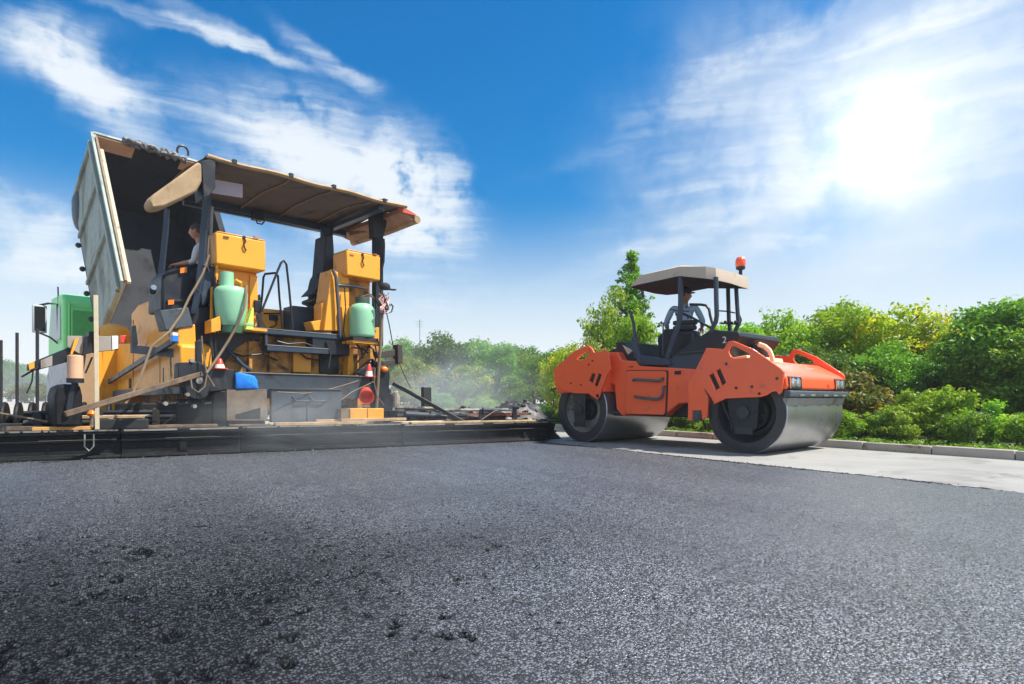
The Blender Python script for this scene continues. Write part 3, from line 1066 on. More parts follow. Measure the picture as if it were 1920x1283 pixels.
def vegetation():
    G1 = 'trees and bushes behind the kerb'
    # --- trees that stand out one by one: photo column, depth, row of the top, kind, leaf, width, label
    named = [
        (1186, 18.5, 472, 'tall', L_MID, 1.05, 'tall narrow tree rising to a point left of the roller roof'),
        (1135, 18.0, 508, 'open', L_LIGHT, 0.62, 'slender ragged tree standing left of the tallest pointed tree'),
        (1200, 16.2, 556, 'broad', L_LIGHT, 0.62, 'round bright green tree directly behind the roller platform'),
        (1110, 15.6, 612, 'broad', L_FLOWER, 0.70, 'bush with yellow blossom behind the rear drum of the roller'),
        (1060, 17.0, 628, 'broad', L_YELLOW, 0.75, 'small yellow tinged bush left of the roller'),
        (1000, 22.0, 640, 'open', L_MID, 0.9, 'thin open crowned tree with sky showing through left of the roller'),
        (930, 25.0, 611, 'broad', L_MID, 0.95, 'rounded green tree in the middle of the hazy row'),
        (870, 21.5, 668, 'broad', L_FLOWER, 1.1, 'yellow flowering tree in the smoke between paver and roller'),
        (955, 21.0, 690, 'broad', L_MID, 1.2, 'low green bush in the smoke left of the roller'),
        (780, 24.0, 655, 'broad', L_FLOWER, 1.0, 'yellow flowering tree beside the paver in the smoke'),
        (835, 30.0, 604, 'broad', L_DARK, 1.0, 'dome shaped dark tree on the skyline right of the paver'),
        (890, 31.0, 610, 'broad', L_MID, 0.9, 'green tree on the skyline next to the dome shaped one'),
        (745, 34.0, 622, 'broad', L_MID, 1.0, 'pale hazy tree next to the right post of the paver'),
        (820, 20.5, 728, 'broad', L_MID, 1.6, 'low bush veiled by smoke behind the right screed arm'),
        (900, 19.5, 735, 'broad', L_LIGHT, 1.5, 'light green low bush veiled by smoke behind the asphalt heap'),
        (1390, 14.6, 572, 'broad', L_LIGHT, 0.9, 'light green tree seen between the roof posts of the roller'),
        (1345, 16.5, 588, 'open', L_YELLOW, 0.8, 'yellow green tree behind the operator of the roller'),
        (1470, 15.2, 558, 'broad', L_LIGHT, 0.95, 'light green tree right behind the beacon of the roller'),
        (1560, 15.0, 538, 'broad', L_LIGHT, 1.0, 'loose topped tree behind the near drum of the roller'),
        (1640, 14.5, 530, 'broad', L_YELLOW, 1.05, 'tall yellow green tree midway between roller and right edge'),
        (1730, 14.0, 556, 'broad', L_YELLOW, 0.9, 'bright yellow green sunlit crown in the gap of the right row'),
        (1875, 11.9, 526, 'broad', L_MID, 1.15, 'large full green tree at the right edge of the picture'),
        (1960, 11.0, 560, 'broad', L_MID, 1.2, 'big green tree cut off by the right edge'),
    ]
    for (px, d, py, kind, mat, wd, lab) in named:
        x, y = at(px, d)
        tree(kind, x, y, top(py, d), mat, lab, 'pine_tree' if kind == 'tall' else 'tree', 'tree', G1, wd)
    # --- the dense row behind: nothing tells these apart
    lab = 'green tree in the dense row filling the back of the verge'
    for (px, d, py, mat, wd) in [
        (1420, 13.6, 640, L_DARK, 1.1), (1500, 13.3, 625, L_DARK, 1.1), (1580, 13.0, 640, L_DARK, 1.2),
        (1660, 12.9, 620, L_MID, 1.15), (1740, 12.2, 640, L_DARK, 1.2), (1810, 12.0, 600, L_MID, 1.1),
        (1600, 16.5, 575, L_DARK, 1.0), (1690, 16.0, 580, L_DARK, 1.1), (1800, 15.5, 575, L_DARK, 1.0),
        (1300, 17.0, 640, L_DARK, 1.2), (1240, 18.0, 625, L_DARK, 1.2), (1160, 19.0, 640, L_DARK, 1.2),
        (1080, 21.0, 650, L_DARK, 1.2), (1030, 24.0, 640, L_DARK, 1.1), (970, 27.0, 628, L_DARK, 1.1),
        (1500, 18.5, 590, L_DARK, 1.1), (1420, 19.0, 590, L_DARK, 1.1), (1330, 20.0, 610, L_DARK, 1.1),
        (790, 36.0, 630, L_DARK, 1.1), (860, 34.0, 632, L_DARK, 1.1), (700, 40.0, 640, L_DARK, 1.2),
        (650, 44.0, 655, L_DARK, 1.2), (600, 52.0, 660, L_DARK, 1.2), (1920, 14.0, 570, L_DARK, 1.1),
        (2020, 13.0, 570, L_DARK, 1.2), (2080, 10.6, 600, L_DARK, 1.2), (2160, 11.0, 600, L_DARK, 1.2),
    ]:
        x, y = at(px, d)
        tree('broad', x, y, top(py, d), mat, lab, 'tree', 'tree', 'dark trees of the dense back row', wd)
    # --- shrubs in front, by the kerb
    sh = [
        (1592, 12.0, 690, L_OLIVE, 1.1, 'olive brown shrub behind the near drum of the roller'),
        (1640, 11.6, 705, L_OLIVE, 1.0, 'brownish shrub right of the roller, left of the pale shrubs'),
        (1675, 10.9, 745, L_LIGHT, 1.25, 'leftmost of the bright green shrubs by the kerb'),
        (1700, 10.5, 728, L_LIGHT, 1.1, 'bright green shrub second in the row by the kerb'),
        (1780, 10.2, 714, L_LIGHT, 0.95, 'tallest bright green shrub in the row by the kerb'),
        (1835, 10.0, 748, L_LIGHT, 1.15, 'bright green shrub right beside the tallest shrub by the kerb'),
        (1905, 9.6, 788, L_LIGHT, 1.4, 'low bright green shrub at the right edge by the kerb'),
    ]
    for (px, d, py, mat, wd, lab) in sh:
        x, y = at(px, d)
        tree('shrub', x, y, top(py, d), mat, lab, 'shrub', 'shrub', 'shrubs along the kerb', wd)
    lab = 'low bright green shrub filling in the planting along the kerb'
    for i in range(46):
        t = -3.4 + i * 0.46
        off = KERB + 0.62 + rnd.uniform(-.12, .30) + (0.65 if i % 2 else 0)
        w = ROAD.world((off, t, 0))
        far = t > 8.6
        tree('shrub', w[0], w[1], rnd.uniform(.42, .62) * (1.35 if i % 2 else 1), L_DARK if far else (L_LIGHT, L_MID, L_LIGHT)[i % 3], lab if not far else 'dark low shrub behind the kerb beyond the roller', 'shrub', 'shrub', 'low shrubs filling the verge', rnd.uniform(1.0, 1.35))
    # --- ground cover under them
    cs, rs = [], []
    r = np.random.default_rng(8)
    for _ in range(900):
        w = ROAD.world((KERB + 0.17 + r.exponential(0.5), r.uniform(-4, 16), 0.10 + r.uniform(0, .05)))
        cs.append(w)
        rs.append(0.09)
    me = leaf_mesh('ground_cover', cs, rs, 14, 0.026, 4, 0.5, 0.8)
    me.materials.append(L_MID)
    o = bpy.data.objects.new('ground_cover', me)
    COL.objects.link(o)
    tag(o, 'low leafy ground cover growing against the kerb', kind='stuff')
    # --- far left, pale with distance
    for (px, d, py, wd, lab) in [(18, 300, 664, 1.3, 'faint far tree beyond the rods at the left edge'),
                                 (-40, 280, 660, 1.4, 'faint far tree cut off by the left edge'),
                                 (60, 320, 690, 1.6, 'faint low far tree behind the thin steel rods'),
                                 (110, 340, 695, 1.6, 'faint far tree behind the grey fender of the truck')]:
        x, y = at(px, d)
        tree('broad', x, y, top(py, d), L_DARK, lab, 'tree', 'tree', 'far trees at the left', wd, z=-0.06)
    for (px, d, py, wd) in [(40, 150, 712, 1.2), (85, 140, 716, 1.2)]:
        x, y = at(px, d)
        tree('shrub', x, y, top(py, d), L_OLIVE, 'grey brown far bush on the pale ground at the left', 'shrub', 'shrub', 'far bushes at the left', wd, z=-0.06)


vegetation()


def mast():
    x, y = at(787, 60)
    f = Frame(x, y, 0)
    m = MB(f)
    m.tube([(0, 0, -0.06), (0, 0, top(598, 60))], 0.028, 6)
    t = top(602, 60)
    for k in range(3):
        m.tube([(-0.5 + .1 * k, 0, t - .25 * k), (0.35, 0, t - .25 * k)], 0.012, 5)
    solo('antenna_mast', m, M_STEEL, 'thin grey antenna mast above the trees right of the paver', 'mast')


mast()
# ================================================================== ROAD ROLLER
def rp(pts, v):
    return [R.pv(x, y, v) for (x, y) in pts]


def z4(pts):                     # coordinates read off an enlargement of the near end
    return [(1270 + x / 5.133, 620 + y / 5.133) for x, y in pts]


def z3(pts):                     # ... of the far end
    return [(1020 + x / 5.833, 630 + y / 5.833) for x, y in pts]


def z2(pts):                     # ... of the platform
    return [(1170 + x / 5.832, 480 + y / 5.832) for x, y in pts]


def rounded(loop, n=1):
    """cut the corners of an outline a little, so plates do not end in points"""
    for _ in range(n):
        out = []
        m = len(loop)
        for i in range(m):
            a, b, c = loop[i - 1], loop[i], loop[(i + 1) % m]
            la, lc = math.dist(a, b), math.dist(b, c)
            q = min(0.03, la * .3, lc * .3)
            out.append((b[0] + (a[0] - b[0]) / la * q, b[1] + (a[1] - b[1]) / la * q))
            out.append((b[0] + (c[0] - b[0]) / lc * q, b[1] + (c[1] - b[1]) / lc * q))
        loop = out
    return loop


DR, DW, WB = 0.632, 2.10, 3.33


def drum(root, u):
    d = MB(R)
    prof = [(DR - .012, 0.0), (DR, .012), (DR, DW - .012), (DR - .012, DW)]
    d.lathe(prof + [(0.0, DW)], (u, 0, DR), 'v', 96)
    d.f = R
    # the shell stays open at the near end, where the recess is
    d.p = [f for f in d.p if len(f) <= 4]
    dr = part('drum', d, M_DRUM, root, smooth=40)
    e = MB(R)
    e.lathe([(DR - .0125, -0.001), (DR - .03, -.006), (0.47, -.006), (0.455, 0.01), (0.445, 0.05)], (u, 0, DR), 'v', 72)
    e.p = [f for f in e.p if len(f) <= 4]
    part('end_ring', e, M_RIM, dr, smooth=40)
    e = MB(R)
    e.lathe([(0.4445, 0.05), (0.43, .12), (0.36, 0.20), (0.355, .22), (0.0, .225)], (u, 0, DR), 'v', 64)
    e.p = [f for f in e.p if len(f) <= 4]
    part('inner_rim', e, M_RIMPALE if u < 1 else M_RIM, dr, smooth=40)
    h = MB(R)
    k_ = .72 if u < 1 else 1.0
    h.lathe([(0.30 * k_, .22), (0.29 * k_, .13), (0.27 * k_, .11), (0.16, .10), (0.15, .06), (0.0, .06)], (u, 0, DR), 'v', 40)
    for k in range(8):
        a = 2 * PI * k / 8
        h.lathe([(0.022, .11), (0.022, .085), (0.0, .085)], (u + .225 * k_ * math.cos(a), 0, DR + .225 * k_ * math.sin(a)), 'v', 6)
    part('hub', h, M_BLACK, dr, smooth=35)
    return dr


def build_roller():
    root = thing('road_roller', R, 'orange tandem road roller with two steel drums and a sandy roof on the pale pavement', 'road roller')
    drum(root, 0.0)
    drum(root, WB)

    # ---- near-end yoke (right in the photo): plates on both sides of the drum
    outer = z4([(100, 862), (140, 866), (145, 768), (228, 768), (235, 862), (285, 832), (299, 642), (345, 712), (465, 655),
                (640, 647), (800, 640), (858, 622), (905, 590), (950, 584), (975, 616), (1003, 588), (1028, 398), (1000, 368), (730, 180), (540, 100), (495, 103),
                (478, 118), (445, 178), (278, 168), (190, 345), (140, 440), (105, 500)])
    hole = z4([(485, 205), (512, 152), (545, 148), (700, 228), (697, 262), (530, 268)])
    slots = [z4([(302, 432), (343, 407), (408, 550), (366, 574)]), z4([(367, 390), (408, 364), (469, 500), (432, 530)])]
    bolts = [(567, 552), (718, 540), (790, 607), (960, 462), (472, 320)]
    y_near = MB(R)
    y_near.prism(rp(outer, -.11), -.11, -.07, 'v', [rounded(rp(hole, -.11))] + [rp(q, -.11) for q in slots])
    part('yoke_plate', y_near, M_ORANGE, root, bev=.008, label='near orange yoke plate with hand hole and two black slots')
    b = MB(R)
    for (x, y) in bolts:
        c = R.pv(1270 + x / 5.133, 620 + y / 5.133, -.11)
        b.lathe([(0.020, -.104), (0.020, -.122), (0.012, -.126), (0.0, -.126)], (c[0], 0, c[1]), 'v', 8)
    part('bolt', b, M_BLACK, root, kind='stuff')
    s = MB(R)
    for q in slots:
        lo = rp(q, -.11)
        s.prism(lo, -.066, -.060, 'v')
    part('slot_backing', s, M_BLACK, root)
    lw = MB(R)                                   # folded lower lip of the plate
    lw.prism(rp(z4([(262, 566), (340, 706), (352, 700), (318, 640)]), -.12), -.128, -.113, 'v')
    part('lip', lw, M_BLACK, root)
    far = MB(R)                                  # the plate on the other side, its loop stands above the hood
    o2 = [R.pv(x, y, -.11) for x, y in outer]
    far.prism(o2, DW + .07, DW + .11, 'v', [rounded([R.pv(x, y, -.11) for x, y in hole])])
    part('yoke_plate', far, M_ORANGE, root, bev=.008)

    # ---- hood between the plates, lamps and bumper on its end
    u_end = 3.955
    hd = MB(R)
    prof = [(2.95, 1.15), (3.10, 1.36), (3.30, 1.44), (3.55, 1.41), (3.90, 1.215), (3.97, 1.16), (3.985, 1.02), (3.975, .97), (3.2, .97)]
    hd.prism(prof, -.065, DW + .065, 'v')
    part('hood', hd, M_ORANGE, root, bev=.03)
    u_f = 3.985
    cv_ = MB(R)
    cv_.prism([(2.62, 1.46), (3.22, 1.52), (3.25, 1.40), (2.62, 1.30)], .25, 1.5, 'v')
    cv_.prism([(2.62, 1.30), (2.66, 1.62), (2.72, 1.62), (2.72, 1.30)], .5, 1.5, 'v')
    part('sunlit_hood_plate', cv_, M_CREAM, root, bev=.03)  # added plate, its cream colour stands in for the sunlit hood top
    for (a, b_) in ((-.02, 0.42), (DW - .42, DW + .02)):
        l = MB(R)
        l.prism([(u_f - .06, .975), (u_f + .016, .975), (u_f + .004, 1.155), (u_f - .06, 1.175)], a, b_, 'v')
        hl = part('headlight', l, M_BLACK, root, bev=.012)
        l2 = MB(R)
        for q in (0.30, 0.68):
            l2.lathe([(0.072, u_f + .008), (0.066, u_f + .022), (0.04, u_f + .03), (0, u_f + .032)], (0, a + (b_ - a) * q, 1.068), 'u', 20)
        part('lens', l2, M_LENS, hl)
        l3 = MB(R)
        l3.box(u_f + .006, u_f + .018, a + .012, a + .04, .99, 1.14)
        part('indicator', l3, M_AMBER, hl)
    hr = MB(R)
    heart = []
    for k in range(24):
        t = 2 * PI * k / 24
        heart.append((1.42 + .0028 * 16 * math.sin(t) ** 3 * .7, 1.045 + .0028 * .7 * (13 * math.cos(t) - 5 * math.cos(2 * t) - 2 * math.cos(3 * t) - math.cos(4 * t))))
    hr.prism(heart, u_f + .001, u_f + .006, 'u')
    part('heart_mark', hr, M_RED, root)
    bp = MB(R)
    bp.prism([(3.93, .955), (4.02, .955), (4.03, .93), (4.02, .865), (3.93, .855)], -.06, DW + .06, 'v')
    bump = part('bumper', bp, M_SLATE, root, bev=.01)
    bl = MB(R)
    for a in (0.25, 0.62, 1.12, 1.5, 1.85):
        bl.box(4.03, 4.036, a, a + .16, .878, .902)
    part('reflector', bl, M_LENS, bump)
    sc = MB(R)
    sc.prism([(3.90, .85), (3.985, .85), (3.955, .745), (3.94, .745), (3.90, .82)], -.02, DW + .02, 'v')
    part('scraper', sc, surface('pale_scraper_plate', (0.30, .295, .285), .5, metal=.3, dirt=(.12, .11, .1), dirt_amt=.3), root, bev=.004)
    # arm from the plate down to the hub
    for (u, sgn) in ((WB, 1), (0.0, -1)):
        a = MB(R)
        q_ = 1.0 if sgn > 0 else .62
        a.prism([(u - .30 * q_, 1.0), (u + .24 * q_, 1.0), (u + .20 * q_, .42), (u + .12 * q_, .32), (u - .16 * q_, .32), (u - .22 * q_, .42)], -.055, -.02, 'v')
        part('hub_bracket', a, M_BLACK if sgn > 0 else M_RIM, root, bev=.01)
        c = MB(R)
        c.lathe([(.10, -.05), (.10, -.085), (.07, -.095), (.0, -.095)], (u - .01, 0, .63), 'v', 20)
        for k in range(6):
            c.lathe([(.016, -.05), (.016, -.07), (0, -.07)], (u - .01 + .17 * math.cos(k * PI / 3), 0, .63 + .17 * math.sin(k * PI / 3)), 'v', 6)
        c.box(u - .14, u + .14, -.07, -.055, .30, .40)
        part('hub_cap', c, M_STEEL, root)
    h = MB(R)
    h.tube([(2.98, -.075, .86), (3.02, -.08, .70), (3.12, -.078, .50), (3.15, -.075, .36)], .013, 8)
    h.tube([(2.92, -.075, .60), (2.90, -.08, .5), (2.95, -.078, .38), (3.08, -.07, .30)], .011, 8)
    part('hose', h, M_HOSE, root)

    # ---- far-end yoke (left in the photo)
    outer = z3([(105, 385), (130, 340), (200, 280), (330, 165), (440, 115), (490, 108), (520, 135), (545, 182), (672, 150), (700, 190), (728, 363),
                (690, 420), (602, 668), (578, 697), (520, 662), (490, 632), (340, 630), (205, 600), (170, 575), (118, 552)])
    hole = z3([(345, 262), (400, 207), (470, 172), (490, 190), (480, 225), (430, 262)])
    slots = [z3([(487, 490), (524, 405), (562, 420), (530, 520)]), z3([(548, 540), (592, 408), (630, 424), (580, 560)])]
    y = MB(R)
    y.prism(rp(outer, -.11), -.11, -.07, 'v', [rounded(rp(hole, -.11))] + [rp(q, -.11) for q in slots])
    part('yoke_plate', y, M_ORANGE, root, bev=.008, label='far end orange yoke plate of the near side')
    s = MB(R)
    for q in slots:
        s.prism(rp(q, -.11), -.066, -.060, 'v')
    part('slot_backing', s, M_BLACK, root)
    b = MB(R)
    for (x, yy) in ((293, 518), (405, 535), (490, 315), (532, 272), (585, 655)):
        c = R.pv(1020 + x / 5.833, 630 + yy / 5.833, -.11)
        r_ = .035 if x == 585 else .017
        b.lathe([(r_, -.104), (r_, -.120), (r_ * .6, -.123), (0.0, -.123)], (c[0], 0, c[1]), 'v', 10)
    part('bolt', b, M_BLACK, root, kind='stuff')
    far = MB(R)
    far.prism(rp(outer, -.11), DW + .07, DW + .11, 'v', [rounded(rp(hole, -.11))])
    part('yoke_plate', far, M_ORANGE, root, bev=.008)
    hd = MB(R)
    hd.prism([(-.62, .95), (-.66, 1.30), (-.45, 1.42), (.0, 1.50), (.35, 1.55), (.55, 1.66), (.62, 1.66), (.62, .97)], -.065, DW + .065, 'v')
    part('rear_hood', hd, M_ORANGE, root, bev=.03)

    # ---- body between the drums
    body = [(1140, 661), (1157, 660), (1165.7, 676), (1193, 677), (1198, 686), (1253, 689), (1301, 692), (1330, 700), (1330, 757), (1287.5, 756), (1272, 757), (1253, 772),
            (1246, 779.5), (1165.7, 779.5), (1155.4, 767), (1152, 722), (1140, 718)]
    bd = MB(R)
    bd.prism(rp(body, .12), .12, DW - .12, 'v')
    part('body', bd, M_ORANGE, root, bev=.02)
    dr = MB(R)
    dl = rp([(1176, 695.5), (1251, 696), (1248, 778), (1174, 776)], .118)
    dr.prism(rounded(dl), .085, .117, 'v')
    door = part('door', dr, M_ORANGE, root, bev=.006)
    fr = MB(R)
    ring = rp([(1174.4, 694), (1253.6, 694.5), (1250.3, 780), (1172.4, 777.6)], .117)
    fr.prism(rounded(ring), .110, .1195, 'v')
    part('door_seal', fr, M_RUBBER, root)
    for pts in ([(1187, 713), (1190, 711.5), (1196, 712), (1236, 714.5), (1240, 713.5), (1241, 710)],
                [(1190, 743.5), (1196, 745), (1232, 749), (1239, 746), (1243, 738), (1244, 725)]):
        g = MB(R)
        q = [R.p3(x, yy, .05) for x, yy in pts]
        g.tube([(q[0][0], .084, q[0][2])] + q + [(q[-1][0], .084, q[-1][2])], .026, 8)
        part('handle', g, surface('grey_rubber_handle', (.10, .10, .105), .6), door)
    v = MB(R)
    c = R.pv(1272, 699, .117)
    v.box(c[0] - .07, c[0] + .05, .108, .119, c[1] - .03, c[1] + .03)
    c = R.pv(1184, 688, .117)
    for k in range(5):
        v.box(c[0] - .05 + .02 * k, c[0] - .037 + .02 * k, .114, .119, c[1] - .008, c[1] + .008)
    part('vent', v, M_BLACK, root)
    ch = MB(R)                                   # dark chassis and articulation under the body
    ch.box(.75, 2.55, .35, DW - .35, .52, .95)
    ch.box(2.0, 2.9, .6, DW - .6, .62, 1.3)
    ch.box(.25, .95, .5, DW - .5, .60, 1.1)
    ch.box(.55, .95, .22, .34, .52, .64)
    part('chassis', ch, M_BLACK, root, bev=.02)
    ft = MB(R)
    c = rp([(1299, 769), (1314, 769), (1314, 790), (1299, 790)], -.09)
    ft.prism(c, -.085, -.04, 'v')
    part('tow_block', ft, M_SLATE, root, bev=.006)
    hs = MB(R)
    hs.tube([R.p3(1318, 790, .05), R.p3(1321, 797, .1), R.p3(1322, 802, .2)], .02, 6)
    hs.tube([(.55, .2, .60), (.8, .25, .57), (1.3, .25, .56)], .02, 6)
    part('hose', hs, M_SLATE, root)

    # ---- platform
    pl = MB(R)
    pan = z2([(92, 920), (118, 905), (150, 1010), (170, 1085), (440, 1118), (470, 1115), (520, 1180), (500, 1200), (180, 1192), (150, 1150)])
    pl.prism(rp(pan, .10), .10, .17, 'v')
    lo = R.pv(1198, 684, .12)
    pl.box(1.10, 2.30, .17, 1.95, 1.42, 1.475)
    part('platform', pl, M_NAVY, root, bev=.015)
    wl = MB(R)                                    # inside wall of the footwell, with a worn grey mat
    wl.box(1.10, 1.14, .25, 1.9, 1.475, 1.86)
    wl.box(1.14, 1.6, 1.86, 1.92, 1.475, 1.86)
    part('footwell', wl, M_SLATE, root, bev=.01)
    fa = MB(R)                                    # sloping black housing behind the seat
    pr = rp([(1253, 690), (1262, 662), (1283, 650), (1333, 617), (1352, 620), (1384, 621), (1388, 631), (1370, 655), (1360, 690)], .16)
    fa.prism(pr, .16, 1.55, 'v')
    part('rear_housing', fa, M_BLACK, root, bev=.02)
    ln = MB(R)
    q = rp([(1276, 660.5), (1320, 662.5)], .155)
    ln.box(q[0][0], q[1][0], .150, .162, q[0][1] - .012, q[0][1] + .002)
    part('trim_strip', ln, M_SLATE, root)
    fv = MB(R)
    fv.prism(rp([(1250, 692), (1262, 668), (1320, 664), (1312, 695)], .135), .135, .158, 'v')
    part('side_cover', fv, M_NAVY, root, bev=.01)
    nb = MB(R)                                    # black box and pale bag ahead of the platform
    nb.prism(rp([(1140, 660), (1146, 656), (1155, 653), (1154, 642), (1169, 641), (1174, 650), (1190, 664), (1192, 677), (1166, 677), (1158, 661)], .3), .3, 1.2, 'v')
    part('console', nb, M_BLACK, root, bev=.015)
    dp = MB(R)
    dp.prism(rp([(1167, 647), (1185, 657), (1184, 659), (1177, 665)], .28), .284, .298, 'v')
    part('dial_panel', dp, M_WOODPALE, root)

    # numeral on the black housing
    tx = bpy.data.curves.new('numeral', 'FONT')
    tx.body = '2'
    tx.size = .15
    tx.extrude = .003
    tx.align_x, tx.align_y = 'CENTER', 'CENTER'
    tmp = bpy.data.objects.new('tmp', tx)
    COL.objects.link(tmp)
    nm = bpy.data.meshes.new_from_object(tmp.evaluated_get(bpy.context.evaluated_depsgraph_get()))
    bpy.data.objects.remove(tmp)
    to = bpy.data.objects.new('numeral', nm)
    COL.objects.link(to)
    nm.materials.clear()
    nm.materials.append(M_WHITE)
    c = R.pv(1358.5, 638, .155)
    to.location = (c[0], .153, c[1])
    to.rotation_euler = (PI / 2, 0, 0)
    to.parent = root

    # ---- roof
    zc = [(1.04, 2.93), (2.125, 2.905), (2.74, 2.745)]
    def edge_w(u):
        if u < 2.125:
            return 2.875 + (2.905 - 2.875) * (u - 1.04) / 1.085
        return 2.905 + (2.755 - 2.905) * (u - 2.125) / .615
    lo_o, up_o = [], []
    v0, v1 = .08, 1.38
    rim = [(1.04, v0 + .12), (1.10, v0 + .03), (1.30, v0), (2.125, v0), (2.62, v0), (2.74, v0 + .10), (2.76, v0 + .5), (2.75, v1 - .4), (2.72, v1 - .08), (2.55, v1), (1.9, v1), (1.25, v1), (1.06, v1 - .08), (1.0, v1 - .4), (1.0, v0 + .6)]
    n = len(rim)
    cu, cv = 1.9, .73
    def ring(scale, dz, top_flat=None):
        out = []
        for (u, v) in rim:
            w = edge_w(min(max(u, 1.04), 2.74)) + (0.0 if v < .8 else -.01)
            uu, vv = cu + (u - cu) * scale, cv + (v - cv) * scale
            out.append((uu, vv, (w + dz) if top_flat is None else top_flat))
        return out
    m = MB(R)
    upper = []
    for (u, v) in rim:
        rise = .035 if u < 1.15 else (.16 if u < 2.3 else .20)
        w = edge_w(min(max(u, 1.04), 2.74))
        upper.append((cu + (u - cu) * .985, cv + (v - cv) * .985, w + rise))
    m.loft([ring(1.0, 0), ring(1.004, .03), upper, [(cu + (u - cu) * .78, cv + (v - cv) * .78, w + .05) for (u, v, w) in upper],
            [(cu + (u - cu) * .35, cv + (v - cv) * .35, 3.13) for (u, v, w) in upper]], cap=True)
    m.p = m.p[:-2] + [m.p[-1]]
    rf = part('roof', m, M_ROOF, root, smooth=28)
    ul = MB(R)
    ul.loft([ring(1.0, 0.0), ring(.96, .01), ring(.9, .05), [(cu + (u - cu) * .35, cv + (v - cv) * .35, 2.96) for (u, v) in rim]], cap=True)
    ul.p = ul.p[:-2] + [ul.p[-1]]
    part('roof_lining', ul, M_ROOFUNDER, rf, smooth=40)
    bc = MB(R)
    c = R.pv(1388.5, 520, 1.25)
    bc.lathe([(.03, c[1] - .06), (.03, c[1] + .12), (.075, c[1] + .14), (.08, c[1] + .18), (0, c[1] + .18)], (c[0], 1.25, 0), 'w', 16)
    st = part('beacon_stem', bc, M_BLACK, root)
    bc = MB(R)
    bc.lathe([(.078, c[1] + .18), (.088, c[1] + .22), (.085, c[1] + .29), (.06, c[1] + .345), (0, c[1] + .36)], (c[0], 1.25, 0), 'w', 20)
    part('beacon', bc, M_BEACON, st, smooth=60)

    # ---- roof posts and rails
    def post(pts, v, r, mat=M_NAVY, name='roof_post'):
        t = MB(R)
        t.tube([R.p3(x, y, v) if len(q) == 2 else R.p3(x, y, q[2]) for q in pts for (x, y) in [q[:2]]], r, 10)
        return part(name, t, mat, root)
    post([(1276, 517), (1276.5, 560), (1276, 585), (1273, 606), (1262, 640), (1251, 672)], .14, .047)
    post([(1342.5, 520), (1343, 560), (1344, 592), (1342, 604), (1337, 613), (1334, 622)], .16, .038)
    post([(1380, 536), (1382, 570), (1384, 600), (1383, 611), (1378, 622)], 1.25, .036)
    post([(1365, 541), (1366, 580), (1366.5, 598), (1369, 622)], 1.28, .036, M_BLACK)
    post([(1203, 538), (1205, 549), (1206, 557)], 1.3, .03, M_BLACK)
    post([(1181, 583), (1184, 593), (1188.5, 608), (1190.5, 640), (1192, 671)], .12, .030, M_NAVY, 'handrail')
    post([(1186, 640), (1188, 634), (1191, 637), (1194, 655), (1198, 680)], .115, .034, M_NAVY, 'handrail')
    post([(1293.5, 571), (1315, 571.5), (1324, 573), (1329.5, 580), (1331.5, 592), (1335, 605), (1339, 613)], .17, .022, M_BLACK, 'handrail')
    post([(1280, 588), (1300, 597), (1334.6, 616)], .19, .020, M_BLACK, 'handrail')
    post([(1348, 583), (1364, 584), (1378, 587)], .8, .012, M_BLACK, 'handrail')
    post([(1243.5, 605), (1243, 640), (1243, 668)], .35, .014, M_SLATE, 'lever')
    post([(1256, 580), (1272, 583), (1292, 584)], .4, .012, M_SLATE, 'grab_bar')
    # seat, steering wheel, clutter
    st = MB(R)
    for (a, b, c, d, e, f) in [(1.66, 2.06, .62, 1.08, 1.80, 1.93)]:
        st.box(a, b, c, d, e, f)
    st.box(1.70, 2.0, .70, .98, 1.475, 1.80)
    seat = part('seat', st, M_SEAT, root, bev=.05)
    sb = MB(R)
    for k in range(4):
        w = 1.90 + k * .095
        sb.bar((1.72, .50, w), (2.08, .70, w), .08, .085)
    part('backrest', sb, M_SEAT, seat, bev=.03)
    cl = MB(R)
    cl.tube([(1.55, 1.25, 1.9), (1.5, 1.3, 2.22)], .03, 8)
    wc = Vector((1.5, 1.3, 2.24))
    cl.tube([(wc.x + .19 * math.cos(a), wc.y + .19 * math.sin(a) , wc.z + .05 * math.cos(a)) for a in np.linspace(0, 2 * PI, 20)[:-1]], .015, 6, closed=True)
    part('steering_wheel', cl, M_BLACK, root)
    co = MB(R)
    co.prism(rp([(1232, 634), (1246, 618), (1264, 616), (1264, 672), (1236, 672)], .5), .5, .62, 'v')
    part('control_box', co, M_BLACK, root, bev=.02)
    co = MB(R)
    co.box(1.78, 2.2, .34, .44, 1.475, 1.95)
    part('side_box', co, M_BLACK, root, bev=.02)
    kn = MB(R)
    for (x, y) in ((1240, 605), (1254, 605), (1234, 612), (1222, 621), (1287, 576), (1268, 590), (1290, 596)):
        kn.ball(R.p3(x, y, .33), .022, 8, 6)
    part('control_knob', kn, M_SLATE, root, kind='stuff')
    # intake and pale pipe on the hood, small rails by the far posts
    ai = MB(R)
    c = R.pv(1418, 652, .75)
    ai.lathe([(.13, c[1] - .16), (.14, c[1] - .02), (.12, c[1] + .03), (.05, c[1] + .05), (0, c[1] + .05)], (c[0] + .05, .75, 0), 'w', 18)
    part('air_intake', ai, M_RUBBER, root)
    ai = MB(R)
    ai.tube([R.p3(1423, 646, .6), R.p3(1434, 650, .6), R.p3(1443, 658, .6), R.p3(1447, 668, .6), R.p3(1450, 680, .6)], .04, 8)
    part('pale_pipe', ai, M_CREAM, root)
    rl = MB(R)
    for (x, y) in ((1360, 604), (1372, 606), (1379, 604)):
        rl.ball(R.p3(x, y, 1.2), .03, 8, 6)
    rl.tube([R.p3(1350, 606, 1.2), R.p3(1385, 608, 1.2)], .016, 6)
    rl.tube([R.p3(1386, 590, 1.4), R.p3(1390, 600, 1.4), R.p3(1386, 612, 1.4)], .014, 6)
